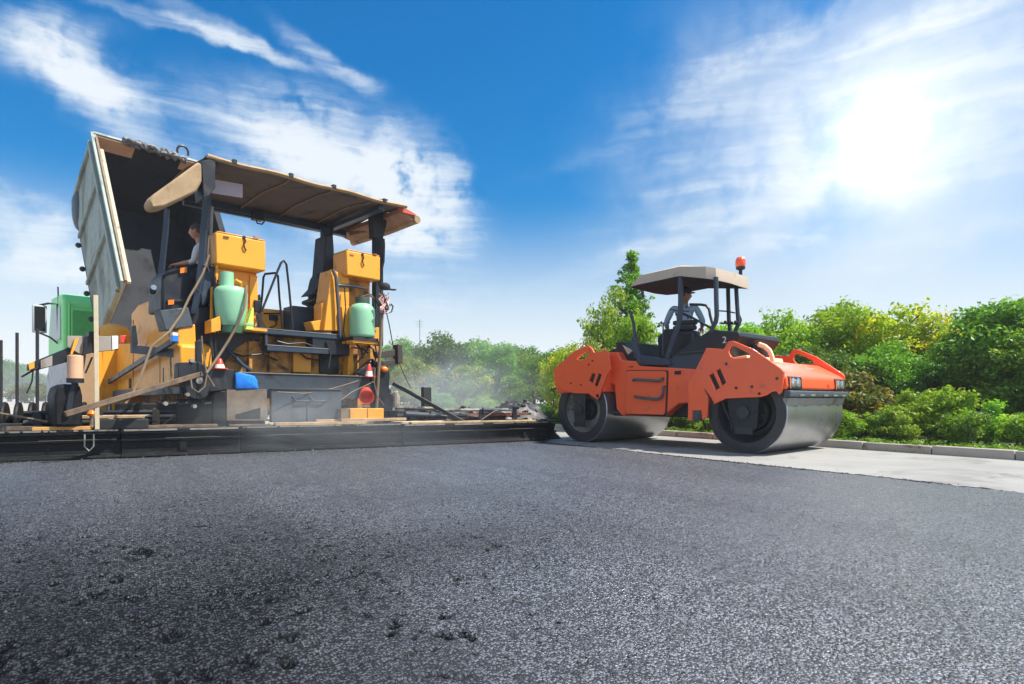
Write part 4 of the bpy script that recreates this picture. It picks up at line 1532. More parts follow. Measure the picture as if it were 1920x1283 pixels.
    part('lamp_bracket', rl, M_BLACK, root)
    return root


build_roller()
# ================================================================== PEOPLE
def rot2(p, a):
    c, s = math.cos(a), math.sin(a)
    return (p[0] * c - p[1] * s, p[0] * s + p[1] * c, p[2])


def person(frame, hip, face, pose, mats, label, headturn=0.0, cap=None, name='person', size=1.0):
    """a seated figure: one continuous skinned body in clothes, with head, hands and fingers.
    hip: place of the pelvis in the frame; face: direction it faces (radians, 0 = +v)"""
    J, E, Rr, Z = [], [], [], []
    idx = {}

    def j(nm, p, r, parent=None, zone=0):
        idx[nm] = len(J)
        J.append(p)
        Rr.append(r if isinstance(r, tuple) else (r, r))
        Z.append(zone)
        if parent is not None:
            E.append((idx[parent], idx[nm]))
    # zones: 0 shirt, 1 trousers, 2 skin, 3 boots
    j('pelvis', (0, 0, 0.02), (.15, .12), zone=1)
    j('waist', pose.get('waist', (0, .01, .16)), (.135, .105), 'pelvis', 0)
    j('chest', pose.get('chest', (0, .03, .36)), (.165, .12), 'waist', 0)
    j('collar', pose.get('collar', (0, .03, .50)), (.085, .075), 'chest', 0)
    j('neck', pose.get('neck', (0, .05, .585)), .056, 'collar', 2)
    j('skull', pose.get('skull', (0, .07, .66)), .06, 'neck', 2)
    for s, sd in ((-1, 'l'), (1, 'r')):
        p = pose[sd]
        j(sd + 'sh', (s * .175, .02, .455), .066, 'chest', 0)
        j(sd + 'el', p['elbow'], .046, sd + 'sh', 0)
        j(sd + 'mid', tuple((a * .45 + b * .55) for a, b in zip(p['elbow'], p['wrist'])), .041, sd + 'el', p.get('sleeve', 0))
        j(sd + 'wr', p['wrist'], (.026, .030), sd + 'mid', 2)
        wv = Vector(p['wrist'])
        d = (wv - Vector(p['elbow'])).normalized()
        side = d.cross(Vector((0, 0, 1))).normalized()
        if side.dot(Vector((-s, 0, 0))) < 0:
            side = -side                       # towards the thumb
        dn = Vector((0, 0, -1))
        j(sd + 'palm', tuple(wv + d * .055), (.020, .036), sd + 'wr', 2)
        for k, (o, L) in enumerate(((.028, .070), (.010, .078), (-.010, .073), (-.028, .058))):
            b0 = wv + d * .085 + side * o
            b1 = b0 + d * L * .5 + dn * .012
            b2 = b1 + d * L * .22 + dn * L * .42
            j(sd + 'f%da' % k, tuple(b0), .0105, sd + 'palm', 2)
            j(sd + 'f%db' % k, tuple(b1), .009, sd + 'f%da' % k, 2)
            j(sd + 'f%dc' % k, tuple(b2), .0075, sd + 'f%db' % k, 2)
        t0 = wv + d * .035 + side * .032
        j(sd + 'ta', tuple(t0), .0125, sd + 'palm', 2)
        j(sd + 'tb', tuple(t0 + d * .035 + side * .022 + dn * .012), .010, sd + 'ta', 2)
        j(sd + 'tc', tuple(t0 + d * .060 + side * .018 + dn * .030), .008, sd + 'tb', 2)
        k_ = p.get('knee', (s * .16, .44, .05))
        a_ = p.get('ankle', (s * .16, .46, -.38))
        j(sd + 'hip', (s * .095, .04, .0), .088, 'pelvis', 1)
        j(sd + 'kn', k_, .062, sd + 'hip', 1)
        j(sd + 'an', a_, .045, sd + 'kn', 1)
        j(sd + 'heel', (a_[0], a_[1] + .02, a_[2] - .06), .042, sd + 'an', 3)
        j(sd + 'toe', (a_[0] + s * .02, a_[1] + .17, a_[2] - .075), (.034, .045), sd + 'heel', 3)
    me = bpy.data.meshes.new('person')
    me.from_pydata(J, E, [])
    tmp = bpy.data.objects.new('tmp', me)
    COL.objects.link(tmp)
    sk = tmp.modifiers.new('skin', 'SKIN')
    sk.branch_smoothing = 0.6
    sk.use_smooth_shade = True
    for i, sv in enumerate(me.skin_vertices[0].data):
        sv.radius = Rr[i]
        sv.use_root = (i == 0)
    ss = tmp.modifiers.new('sub', 'SUBSURF')
    ss.levels = ss.render_levels = 2
    dg = bpy.context.evaluated_depsgraph_get()
    ev = tmp.evaluated_get(dg)
    bme = bpy.data.meshes.new_from_object(ev)
    bpy.data.objects.remove(tmp)
    # cloth folds
    jo = np.array(J)
    seg = [(a, b) for a, b in E]
    verts = [Vector(v.co) for v in bme.vertices]
    faces = [tuple(p.vertices) for p in bme.polygons]
    A = np.array([J[a] for a, b in seg])
    B = np.array([J[b] for a, b in seg])
    AB = B - A
    zone = []
    for f in faces:
        c = np.array(sum((verts[i] for i in f), Vector()) / len(f))
        t = np.clip(((c - A) * AB).sum(1) / (AB * AB).sum(1), 0, 1)
        d = np.linalg.norm(c - (A + AB * t[:, None]), axis=1)
        k = int(d.argmin())
        a, b = seg[k]
        z = Z[b] if t[k] > 0.42 else Z[a]
        zone.append(z)
    # ---- head: a shaped ball, nose towards +y
    hm = []
    hf = []
    nu, nv = 28, 20
    top_c = Vector(pose.get('skull', (0, .07, .66))) + Vector((0, .02, .075))
    ca, sa = math.cos(headturn), math.sin(headturn)
    for i in range(nv + 1):
        t = PI * i / nv
        for k in range(nu):
            a = 2 * PI * k / nu
            x, y, z = math.sin(t) * math.sin(a), math.sin(t) * math.cos(a), math.cos(t)
            X, Y, Zz = x * .076, y * .096, z * .118
            if Zz < 0:                                 # jaw narrows, chin comes forward
                q = min(1, -Zz / .118)
                X *= 1 - .38 * q * q
                Y = Y * (1 - .22 * q) + .016 * q
            fr = max(0, y)
            if fr > 0:
                nose = math.exp(-((X / .013) ** 2)) * math.exp(-(((Zz + .016) / .026) ** 2))
                brow = math.exp(-((Zz - .030) / .012) ** 2) * math.exp(-((X / .045) ** 2))
                eye = math.exp(-(((abs(X) - .031) / .015) ** 2 + ((Zz - .010) / .011) ** 2))
                lip = math.exp(-((X / .022) ** 2)) * math.exp(-(((Zz + .060) / .008) ** 2))
                Y += fr * (.026 * nose + .006 * brow - .010 * eye + .006 * lip)
            hm.append((X, Y, Zz))
    for i in range(nv):
        for k in range(nu):
            l = (k + 1) % nu
            hf.append((i * nu + k, (i + 1) * nu + k, (i + 1) * nu + l, i * nu + l))
    ears = MB(G)
    for s in (-1, 1):
        ears.ball((s * .077, -.006, -.002), (.011, .022, .032), 10, 8)
    base = len(verts)
    def place(p):
        q = Vector((p[0] * ca - p[1] * sa, p[0] * sa + p[1] * ca, p[2]))
        return q + top_c
    verts += [place(p) for p in hm]
    faces += [tuple(i + base for i in f) for f in hf]
    zone += [2] * len(hf)
    base = len(verts)
    verts += [place(p) for p in ears.v]
    faces += [tuple(i + base for i in f) for f in ears.p]
    zone += [2] * len(ears.p)
    def world_local(p):
        q = rot2((p[0] * size, p[1] * size, p[2] * size), face)
        return (q[0] + hip[0], q[1] + hip[1], q[2] + hip[2])
    m = MB(frame)
    m.v = [world_local(v) for v in verts]
    m.p = faces
    m.mi = zone
    root = solo(name, m, mats, label, 'person', smooth=180, clean=False)
    def child(nm, mb, mat, smooth=60):
        k = MB(frame)
        k.v = [world_local(place(v)) for v in mb.v]
        k.p, k.mi = mb.p, mb.mi
        return part(nm, k, mat, root, smooth=smooth)
    fr_ = FR[root.name]
    # hair
    h = MB(G)
    vs, fs = [], []
    for i in range(13):
        t = PI * .60 * i / 12
        for k in range(nu):
            a = 2 * PI * k / nu
            back = 0.5 - 0.5 * math.cos(a)
            lim = .375 + .29 * back
            tt = min(t, PI * lim)
            x, y, z = math.sin(tt) * math.sin(a), math.sin(tt) * math.cos(a), math.cos(tt)
            rr = 1.06 + .03 * math.sin(7 * a + 3 * t) + .02 * math.sin(17 * a)
            vs.append((x * .076 * rr, y * .096 * rr - .002, z * .118 * rr))
    for i in range(12):
        for k in range(nu):
            l = (k + 1) % nu
            fs.append((i * nu + k, (i + 1) * nu + k, (i + 1) * nu + l, i * nu + l))
    h.add(vs, fs)
    child('hair', h, M_HAIR)
    e = MB(G)
    for s in (-1, 1):
        e.ball((s * .031, .084, .010), (.012, .008, .007), 10, 8)
    child('eyes', e, M_WHITE)
    if cap:
        c = MB(G)
        c.lathe([(.088, .035), (.094, .05), (.090, .09), (.070, .122), (.03, .136), (0, .137)], (0, -.004, 0), 'w', 24)
        c.v = [(x, y * 1.22, z) for x, y, z in c.v]
        vis = [(-.07, .08, .04), (-.055, .14, .034), (-.02, .165, .03), (.02, .165, .03), (.055, .14, .034), (.07, .08, .04)]
        c.prism([(p[0], p[1]) for p in vis], .036, .046, 'w')
        child('cap', c, cap)
    # set the child's frame to that of the root
    return root


# the operator of the roller: seen from behind, head turned to his right
person(R, (1.77, .78, 2.00), math.radians(27), {
    'waist': (0, .02, .15), 'chest': (0, .06, .33), 'collar': (0, .10, .46), 'neck': (0, .14, .535), 'skull': (.0, .165, .60),
    'l': {'elbow': (-.30, .10, .22), 'wrist': (-.30, .33, .12), 'knee': (-.18, .44, .04), 'ankle': (-.2, .44, -.38)},
    'r': {'elbow': (.29, .08, .22), 'wrist': (.26, .32, .14), 'knee': (.18, .44, .04), 'ankle': (.2, .46, -.38)}},
    [M_SHIRTB, M_TROUS, M_SKIN, M_RUBBER],
    'person in blue grey shirt and dark cap seated under the roller roof, seen from behind', headturn=-1.15, cap=M_CAPCLOTH, size=1.10)

# the operator of the paver: in profile, looking to the left
_c = P.pv(378, 535, 1.75)
person(P, (_c[0] + .04, 1.75, _c[1] + .12), math.radians(50), {
    'waist': (0, .0, .16), 'chest': (0, .02, .36), 'collar': (0, .04, .50), 'neck': (0, .07, .58), 'skull': (0, .095, .645),
    'l': {'elbow': (-.24, .06, .20), 'wrist': (-.19, .30, .17), 'sleeve': 2},
    'r': {'elbow': (.24, .06, .20), 'wrist': (.2, .30, .16), 'sleeve': 2}},
    [M_SHIRTW, M_TROUS, M_SKIN, M_RUBBER],
    'person in white shirt with short dark hair sitting under the paver canopy, looking left', headturn=0.05, size=1.08)
# ================================================================== ASPHALT PAVER
def pp(pts, v):
    return [P.pv(x, y, v) for (x, y) in pts]


def pl_(pts, u):
    return [P.pu(x, y, u) for (x, y) in pts]


def sp(pts, v):
    return [S.pv(x, y, v) for (x, y) in pts]


def build_paver():
    root = thing('asphalt_paver', P, 'yellow asphalt paver with a long canvas canopy and a wide black screed across the road', 'paver')

    # ---------------- screed: heavy black beam right across the lane
    def deck(u):
        return 0.403 if u < -2.7 else 0.385
    secs = [(-10.2, -7.05), (-7.04, -5.55), (-5.54, -3.02), (-3.01, -1.28), (-1.27, 0.0)]
    for k, (a, b) in enumerate(secs):
        m = MB(S)
        dz = deck((a + b) / 2)
        off = (0.05, 0.0, 0.035, 0.0, 0.05)[k]
        prof = [(off, dz), (.62, dz), (.62, .06), (.50, .022), (off + .02, .022), (off - .03, .035), (off - .025, .06), (off + .06, .085), (off + .065, dz * .60),
                (off + .015, dz * .62), (off + .012, dz * .69), (off + .075, dz * .71), (off + .08, dz - .055), (off + .004, dz - .05)]
        m.prism(prof, a, b, 'u')
        sb = part('screed_section', m, M_TAR, root, bev=.003)
        e = MB(S)
        r_ = random.Random(k)
        x = a + .03
        while x < b - .2:
            L = min(b - .03 - x, r_.uniform(.5, 1.5))
            e.box(x, x + L, off - .006, off + .03 + r_.uniform(0, .05), dz - r_.uniform(.004, .016), dz + .008 + r_.uniform(0, .004))
            x += L + r_.uniform(.02, .3)
        part('worn_edge', e, M_EDGE, sb)
        e = MB(S)
        x = a + r_.uniform(.1, .6)
        while x < b - .5:
            L = r_.uniform(.4, 1.1)
            e.box(x, min(b - .05, x + L), off + .008, off + .03, dz * .692, dz * .705)
            x += L + r_.uniform(.3, 1.0)
        part('rub_line', e, surface('scratched_line', (.16, .14, .12), .6), sb, kind='stuff')
        tr = MB(S)
        tr.box(a + .02, b - .02, off + .04, .61, dz + .001, dz + .014)
        part('tread_plate', tr, M_STEEL, sb)
        g = MB(S)
        for q in np.arange(a + .3, b - .2, .9):
            g.lathe([(.020, off + .066), (.020, off + .045), (0, off + .045)], (q + .25, 0, dz * .42), 'v', 6)
            g.lathe([(.016, off + .08), (.016, off + .06), (0, off + .06)], (q, 0, dz * .80), 'v', 6)
            if r_.random() < .4:
                w_ = r_.uniform(.05, .14)
                g.box(q + .4, q + .4 + w_, off + .03, off + .064, .09, dz * .59)
        part('bolt', g, M_TAR, sb, kind='stuff')
    eg = MB(S)
    eg.prism([(-.12, .36), (.7, .44), (1.6, .52), (1.6, .02), (.1, .02), (-.02, .06)], .012, .04, 'u')
    eg.prism([(-.10, .39), (.3, .42), (.3, .44), (-.16, .41)], -.05, .16, 'u')
    part('end_gate', eg, M_TAR, root, bev=.004)

    # ---------------- carriage: beams and bodies behind the screed
    m = MB(P)
    lo = pp([(485, 699), (700, 706), (700, 736), (485, 733)], .62)
    u0, u1 = -.55, lo[1][0]
    w1, w0 = lo[0][1] - .01, lo[3][1] - .12
    m.prism([(.62, w1), (.86, w1), (.86, w0), (.66, w0), (.64, w1 - .07)], u0, u1, 'u')
    cb = part('cross_beam', m, M_SLATE, root, bev=.008)
    e = MB(P)
    e.box(u0, u1, .612, .66, w1 + .001, w1 + .012)
    part('worn_edge', e, M_EDGE, cb)
    # tool chest and rusty box standing on the screed
    m = MB(S)
    q = sp([(508, 731), (640, 731), (640, 786), (508, 790)], .42)
    cu0, cu1 = q[0][0], q[1][0]
    m.box(cu0, cu1, .42, .60, .418, q[0][1])
    ch = part('tool_chest', m, M_SLATE, root, bev=.015)
    m = MB(S)
    for (a, b) in ((548, 582), (580, 612)):
        k = sp([(a, 742), (b, 752)], .41)
        m.tube([(k[0][0], .418, k[0][1]), (k[0][0] + .06, .385, k[1][1]), (k[1][0] - .05, .385, k[1][1]), (k[1][0], .418, k[1][1] + .01)], .012, 8)
    part('handle', m, M_SLATE, ch)
    m = MB(S)
    m.box((cu0 + cu1) / 2 - .012, (cu0 + cu1) / 2 + .012, .409, .421, .43, q[0][1] - .2)
    m.box(cu0 - .01, cu1 + .01, .405, .605, q[0][1] + .001, q[0][1] + .02)
    part('chest_lid', m, M_STEEL, ch, bev=.006)
    m = MB(S)
    q = sp([(425, 731), (500, 730), (502, 789), (425, 789)], .36)
    tri = sp([(441, 778), (441, 786), (488, 786), (488, 765)], .36)
    m.prism(q, .36, .372, 'v', [tri])
    m.box(q[0][0], q[0][0] + .012, .372, .60, q[3][1], q[0][1])
    m.box(q[1][0] - .012, q[1][0], .372, .60, q[2][1], q[1][1] - .02)
    m.box(q[0][0] + .013, q[1][0] - .013, .372, .6, q[0][1] - .02, q[0][1] - .006)
    m.box(q[0][0] + .013, q[1][0] - .013, .56, .6, q[3][1], q[0][1] - .03)
    part('rusty_box', m, M_RUST, root, bev=.004)

    # ---------------- flank of the tractor, seen along its left side
    UL = -1.30
    m = MB(P)
    fl = pl_([(150, 728), (158, 690), (170, 664), (205, 648), (246, 640), (246, 588), (258, 572), (296, 556), (304, 590), (316, 632), (338, 648), (338, 722), (240, 737)], UL)
    m.prism(fl, UL, UL + .45, 'u')
    side = part('side_panel', m, M_YELLOW, root, bev=.03)
    m = MB(P)
    for x, y0, y1 in ((206, 655, 730), (250, 600, 725), (300, 660, 722)):
        a, b = P.pu(x, y0, UL), P.pu(x, y1, UL)
        m.box(UL - .006, UL + .002, a[0] - .012, a[0] + .012, b[1], a[1])
    a = P.pu(245, 718, UL)
    m.box(UL - .02, UL + .002, a[0] - .05, a[0] + .05, a[1] - .1, a[1] + .08)
    part('panel_seam', m, M_TAN, side)
    m = MB(P)
    a, b = P.pu(152, 737, UL - .05), P.pu(338, 724, UL - .05)
    m.bar((UL - .02, a[0], a[1] - .06), (UL - .02, b[0], b[1] - .06), .08, .12)
    part('side_skirt', m, M_SLATE, root, bev=.01)
    m = MB(P)                                     # engine body and the far flank
    m.box(-.85, 2.65, 1.5, 4.6, .55, 1.95)
    part('engine_body', m, M_TAN, root, bev=.04)
    m = MB(P)                                     # hopper at the front, wings spread
    m.prism([(4.6, .6), (6.1, .55), (6.3, 1.05), (6.2, 1.75), (4.6, 1.9)], -1.62, -1.52, 'u')
    m.prism([(4.6, .6), (6.1, .55), (6.3, 1.05), (6.2, 1.75), (4.6, 1.9)], 2.9, 3.0, 'u')
    m.box(-1.52, 2.9, 4.6, 4.68, .6, 1.9)
    m.box(-1.52, 2.9, 4.68, 6.1, .55, .62)
    part('hopper', m, M_YELLOW, root, bev=.01)
    for (ua, ub) in ((-1.25, -.80), (2.2, 2.65)):
        m = MB(P)
        prof = []
        for k in range(9):
            a = PI / 2 + PI * k / 8
            prof.append((1.55 + .33 * math.cos(a), .37 + .33 * math.sin(a)))
        for k in range(9):
            a = -PI / 2 + PI * k / 8
            prof.append((4.9 + .33 * math.cos(a), .37 + .33 * math.sin(a)))
        m.prism(prof, ua, ub, 'u')
        trk = part('crawler_track', m, M_RUBBER, root, bev=.01)
        g = MB(P)
        for k in range(24):
            v = 1.5 + k * .145
            g.box(ua - .01, ub + .01, v, v + .06, .705, .735)
            g.box(ua - .01, ub + .01, v, v + .06, .012, .038)
        part('track_shoe', g, M_RUBBER, trk, kind='stuff')
    # orange dome and grey sensor housings along the flank
    m = MB(P)
    c = P.p3u(212, 622, -1.7)
    m.lathe([(.29, -.16), (.285, -.06), (.25, .04), (.17, .11), (.08, .145), (0, .15)], (c[0], c[1], c[2] - .02), 'w', 24)
    part('hopper_dome', m, M_YELLOW, root, smooth=60)

    # ---------------- rear of the machine
    m = MB(P)                                     # dusty lower rear wall
    q = pp([(415, 640), (640, 640), (640, 702), (415, 702)], 1.25)
    m.box(-.62, 1.95, 1.25, 1.5, .62, 1.93)
    rw = part('rear_wall', m, M_TAN, root, bev=.02)
    for (a, b, c, d, mt) in ((466, 500, 640, 700, M_TAN), (505, 546, 652, 700, M_TAN), (550, 584, 660, 698, M_YELLOW), (600, 636, 655, 700, M_STEEL)):
        m = MB(P)
        lo = pp([(a, d), (b, d), (b, c), (a, c)], 1.20)
        m.box(lo[0][0], lo[1][0], 1.20, 1.255, lo[0][1], lo[2][1])
        part('rear_panel', m, mt, rw, bev=.015)
    m = MB(P)                                     # dark curved guard on the left of the rear wall
    m.prism(pp([(384, 640), (392, 626), (450, 618), (488, 620), (488, 640), (470, 636), (440, 655), (415, 690), (392, 700), (384, 690)], 1.12), 1.12, 1.24, 'v')
    part('rear_guard', m, M_STEEL, root, bev=.02)
    m = MB(P)                                     # walkway and steps
    m.box(-.30, 1.62, .98, 2.3, 1.93, 2.01)
    wk = part('walkway', m, M_NAVY, root, bev=.01)
    m = MB(P)
    q = pp([(497, 648), (604, 652)], 1.0)
    m.box(q[0][0], q[1][0] + .08, .92, 1.14, q[0][1] - .09, q[0][1])
    m.box(q[0][0] + .0, q[0][0] + .05, 1.0, 1.1, q[0][1] - .0, 1.93)
    m.box(q[1][0] + .02, q[1][0] + .07, 1.0, 1.1, q[0][1], 1.93)
    st = part('step', m, M_NAVY, root, bev=.008)
    m = MB(P)
    m.box(q[0][0], q[1][0] + .08, .914, .95, q[0][1] + .001, q[0][1] + .012)
    m.box(-.30, 1.62, .974, 1.0, 2.011, 2.02)
    part('worn_edge', m, M_EDGE, st)
    m = MB(P)
    q = pp([(585, 628), (655, 632), (655, 668), (600, 664)], 1.02)
    m.box(q[0][0], q[1][0], 1.0, 1.4, q[3][1], q[0][1] + .05)
    part('tower_foot', m, M_BLACK, root, bev=.01)

    # ---------------- the two rear towers
    def tower(bx, ua, ub, wtop, wbot, latch_px):
        m = MB(P)
        m.box(ua, ub, .90, 1.40, wbot, wtop)
        b = part('storage_box', m, M_YELLOW, root, bev=.022)
        m = MB(P)
        m.box(ua + .02, ub - .02, .9, 1.41, wtop + .001, wtop + .02)
        part('lid', m, M_YELLOW, b, bev=.008)
        c = P.pv(latch_px[0], latch_px[1], .89)
        m = MB(P)
        m.tube([(c[0], .885, c[1] + .11), (c[0] + .015, .875, c[1] + .05), (c[0] - .015, .87, c[1] + .0), (c[0], .875, c[1] - .06), (c[0] + .03, .885, c[1] - .09)], .012, 6)
        m.box(c[0] - .02, c[0] + .02, .885, .9, c[1] + .09, c[1] + .14)
        part('latch', m, M_BLACK, b)
        return b
    tower('l', -.785, 0.0, 3.45, 2.955, (458, 459))
    tower('r', 1.50, 2.225, 3.585, 3.12, (680, 489))
    # left tower
    m = MB(P)
    m.box(-.76, -.03, 1.18, 1.5, 1.9, 2.954)
    lt = part('tower', m, M_YELLOW, root, bev=.015)
    m = MB(P)
    m.box(-.76, -.72, .98, 1.18, 1.9, 2.954)
    m.prism(pp([(395, 540), (413, 530), (414, 625), (393, 625)], .98), .96, 1.0, 'v')
    m.prism(pp([(396, 600), (414, 592), (414, 620), (396, 624)], .7), .70, .98, 'v')
    m.box(-.72, -.05, .72, 1.18, 1.93, 1.975)
    part('tank_bracket', m, M_YELLOW, lt, bev=.006)
    m = MB(P)
    m.box(-.16, -.03, 1.14, 1.18, 2.0, 2.90)
    m.box(-.40, -.05, 1.13, 1.178, 2.05, 2.09)
    part('rib', m, M_YELLOW, lt, bev=.006)
    m = MB(P)
    h = [P.p3(436, 529, 1.05), P.p3(443, 526, 1.0), P.p3(451, 530, 1.0), P.p3(452, 540, 1.05)]
    m.tube(h, .028, 8)
    m.box(-.45, -.2, 1.15, 1.181, 2.72, 2.80)
    part('grab_handle', m, M_YELLOW, lt)
    # right tower
    m = MB(P)
    m.prism(pp([(607, 620), (622, 505), (655, 520), (655, 622)], 1.05), 1.05, 1.5, 'v')
    rt = part('tower', m, M_YELLOW, root, bev=.015)
    m = MB(P)
    m.box(1.52, 2.2, 1.22, 1.5, 1.95, 3.12)
    part('tower_back', m, M_TAN, rt, bev=.01)
    m = MB(P)
    m.prism(pp([(583, 603), (603, 600), (603, 570), (612, 560), (630, 560), (630, 620), (589, 620)], 1.15), 1.15, 1.45, 'v')
    part('tower_step', m, M_YELLOW, rt, bev=.012)
    m = MB(P)
    m.prism(pp([(641, 575), (660, 575), (660, 640), (646, 640)], .95), .95, 1.04, 'v')
    m.prism(pp([(700, 615), (711, 614), (711, 640), (700, 642)], .8), .8, 1.0, 'v')
    c0 = P.pv(657, 638, .7)
    c1 = P.pv(704, 638, .7)
    m.box(c0[0], c1[0], .62, 1.05, c0[1] - .05, c0[1] - .0)
    part('tank_bracket', m, M_YELLOW, rt, bev=.006)
    m = MB(P)
    m.box(c0[0], c1[0], .60, 1.05, c0[1] + .001, c0[1] + .06)
    part('bracket_rim', m, M_STEEL, rt)
    m = MB(P)
    m.tube([P.p3(624, 506, 1.0), P.p3(630, 520, .98), P.p3(634, 570, .97), P.p3(638, 632, .95)], .032, 10)
    m.tube([P.p3(633, 535, 1.02), P.p3(660, 536, 1.02), P.p3(684, 541, 1.02)], .030, 8)
    part('tower_tube', m, M_SLATE, rt)
    m = MB(P)
    m.box(*[f(P.pv(611, 587, 1.149)[0] + d) for f, d in ((float, -.02), (float, .02))], 1.135, 1.15, P.pv(611, 587, 1.15)[1] - .03, P.pv(611, 587, 1.15)[1] + .03)
    part('socket', m, M_BLACK, rt)

    # ---------------- seats and consoles
    m = MB(P)
    m.prism(pp([(583, 553), (597, 538), (601, 520), (606, 512), (612, 440), (625, 440), (629, 500), (626, 590), (600, 590), (596, 570), (585, 566), (586, 560), (598, 556), (598, 551)], 1.6), 1.6, 2.05, 'v')
    part('seat', m, M_SEAT, root, bev=.03)
    m = MB(P)
    m.ball(P.p3(598, 518, 1.7), .05, 10, 8)
    m.tube([P.p3(598, 519, 1.7), P.p3(607, 527, 1.7)], .02, 6)
    part('control_lever', m, M_BLACK, root)
    m = MB(P)
    m.prism(pp([(549, 573), (597, 578), (597, 621), (549, 621)], 1.7), 1.7, 2.1, 'v')
    part('foot_box', m, M_NAVY, root, bev=.012)
    m = MB(P)                                     # orange cover between the rails
    m.prism(pp([(490, 578), (544, 583), (540, 621), (500, 619), (491, 600)], 2.2), 2.2, 3.2, 'v')
    hd = part('engine_cover', m, M_YELLOW, root, bev=.02)
    m = MB(P)
    q = pp([(505, 590), (521, 590), (521, 602), (505, 602)], 2.19)
    m.box(q[0][0], q[1][0], 2.175, 2.199, q[2][1], q[0][1])
    a = P.p3(495, 588, 2.18)
    b = P.p3(527, 588, 2.18)
    m.tube([a, b], .012, 6)
    m.tube([P.p3(517, 601, 2.18), P.p3(519, 608, 2.18), P.p3(512, 613, 2.18), P.p3(506, 614, 2.18)], .012, 6)
    part('lock', m, M_BLACK, hd)
    m = MB(P)
    m.prism(pp([(304, 518), (316, 506), (372, 494), (398, 500), (400, 560), (396, 590), (302, 582)], 1.3), 1.3, 2.0, 'v')
    cs = part('operator_console', m, M_BLACK, root, bev=.03)
    m = MB(P)
    m.prism(pp([(302, 518), (314, 507), (372, 494), (372, 497), (316, 511), (304, 521)], 1.29), 1.27, 1.30, 'v')
    q = pp([(337, 503), (350, 501), (350, 511), (337, 513)], 1.28)
    m.cur = 1
    m.prism(q, 1.262, 1.27, 'v')
    part('console_rim', m, [M_BLACK, M_AMBER], cs)
    m = MB(P)
    m.prism(pp([(313, 562), (372, 560), (372, 564), (313, 566)], 1.28), 1.27, 1.30, 'v')
    m.cur = 1
    m.prism(pp([(315, 563), (326, 562), (326, 571), (315, 572)], 1.26), 1.25, 1.27, 'v')
    part('rail_lamp', m, [M_STEEL, M_AMBER], cs)
    m = MB(P)
    m.prism(pp([(300, 582), (353, 576), (363, 612), (310, 620)], .98), .98, 1.3, 'v')
    part('apron', m, M_SLATE, root, bev=.012)
    m = MB(P)
    m.prism(pp([(374, 500), (398, 497), (412, 520), (410, 532), (394, 542), (388, 570), (378, 575)], 1.05), 1.05, 1.3, 'v')
    part('lever_box', m, M_NAVY, root, bev=.02)
    m = MB(P)
    m.tube([P.p3(383, 498, 1.0), P.p3(388, 500, 1.0), P.p3(392, 510, 1.0)], .018, 8)
    m.ball(P.p3(383, 499, .98), .03, 8, 6)
    m.ball(P.p3(397, 500, .98), .028, 8, 6)
    m.tube([P.p3(368, 542, 1.0), P.p3(374, 548, 1.0), P.p3(378, 553, 1.0)], .012, 6)
    part('lever', m, M_STEEL, root)
    m = MB(P)
    m.ball(P.p3(286, 546, 1.4), (.05, .05, .05), 12, 10)
    m.cur = 1
    m.lathe([(.04, -.07), (.036, -.06), (0, -.055)], (P.p3(286, 540, 1.4)[0], 1.4, P.p3(286, 540, 1.4)[2]), 'v', 12)
    part('work_lamp', m, [M_BLACK, M_LENS], root)
    # dark bodies under the console and yellow leg
    m = MB(P)
    m.prism(pp([(352, 576), (400, 574), (396, 640), (372, 652), (362, 620)], 1.1), 1.1, 1.5, 'v')
    part('lower_console', m, M_BLACK, root, bev=.02)
    m = MB(P)
    m.prism(pp([(334, 616), (366, 608), (370, 692), (334, 700)], 1.0), 1.0, 1.4, 'v')
    part('corner_leg', m, M_YELLOW, root, bev=.015)

    # ---------------- black linkage at the left corner
    m = MB(P)
    m.prism(rounded(pp([(334, 680), (372, 678), (400, 694), (390, 744), (372, 750), (352, 744), (345, 720), (334, 715)], .55)), .55, .75, 'v')
    m.prism(pp([(368, 640), (377, 636), (380, 682), (368, 690)], .6), .60, .68, 'v')
    m.prism(pp([(390, 692), (438, 692), (442, 730), (392, 735)], .6), .60, .9, 'v')
    lk = part('link_bracket', m, M_BLACK, root, bev=.012)
    m = MB(P)
    c = P.pv(374, 714, .54)
    m.lathe([(.05, .55), (.05, .53), (.03, .525), (0, .525)], (c[0], 0, c[1]), 'v', 14)
    for x, y in ((360, 676), (352, 740), (365, 762), (311, 757)):
        c = P.pv(x, y, .54)
        m.lathe([(.03, .60), (.03, .53), (0, .53)], (c[0], 0, c[1]), 'v', 8)
    part('pin', m, M_EDGE, lk, kind='stuff')
    m = MB(S)
    m.box(*sorted((S.pv(330, 740, .5)[0], S.pv(422, 740, .5)[0])), .48, .8, .40, S.pv(370, 748, .5)[1])
    m.box(*sorted((S.pv(215, 752, .75)[0], S.pv(330, 752, .75)[0])), .75, .95, .35, S.pv(270, 756, .75)[1])
    m.box(*sorted((S.pv(398, 735, .4)[0], S.pv(424, 735, .4)[0])), .36, .5, .40, S.pv(410, 733, .4)[1])
    part('linkage_body', m, M_TAR, root, bev=.02)
    m = MB(P)
    for k in range(4):
        m.tube([P.p3(300 + 26 * k, 748 + 2 * k, .7), P.p3(312 + 24 * k, 758, .62), P.p3(330 + 22 * k, 756, .6)], .022, 6)
    part('hydraulic_hose', m, M_HOSE, root)

    # ---------------- levelling arms and tie bars
    m = MB(P)
    a, b = P.p3(118, 778, -.4), P.p3(378, 701, .55)
    m.bar(P.p3(122, 777, .3), b, .06, .07)
    part('tie_bar', m, M_WOODDARK, root, bev=.006)
    m = MB(S)
    m.bar(S.p3(736, 719, .9), S.p3(884, 800, .35), .05, .07)
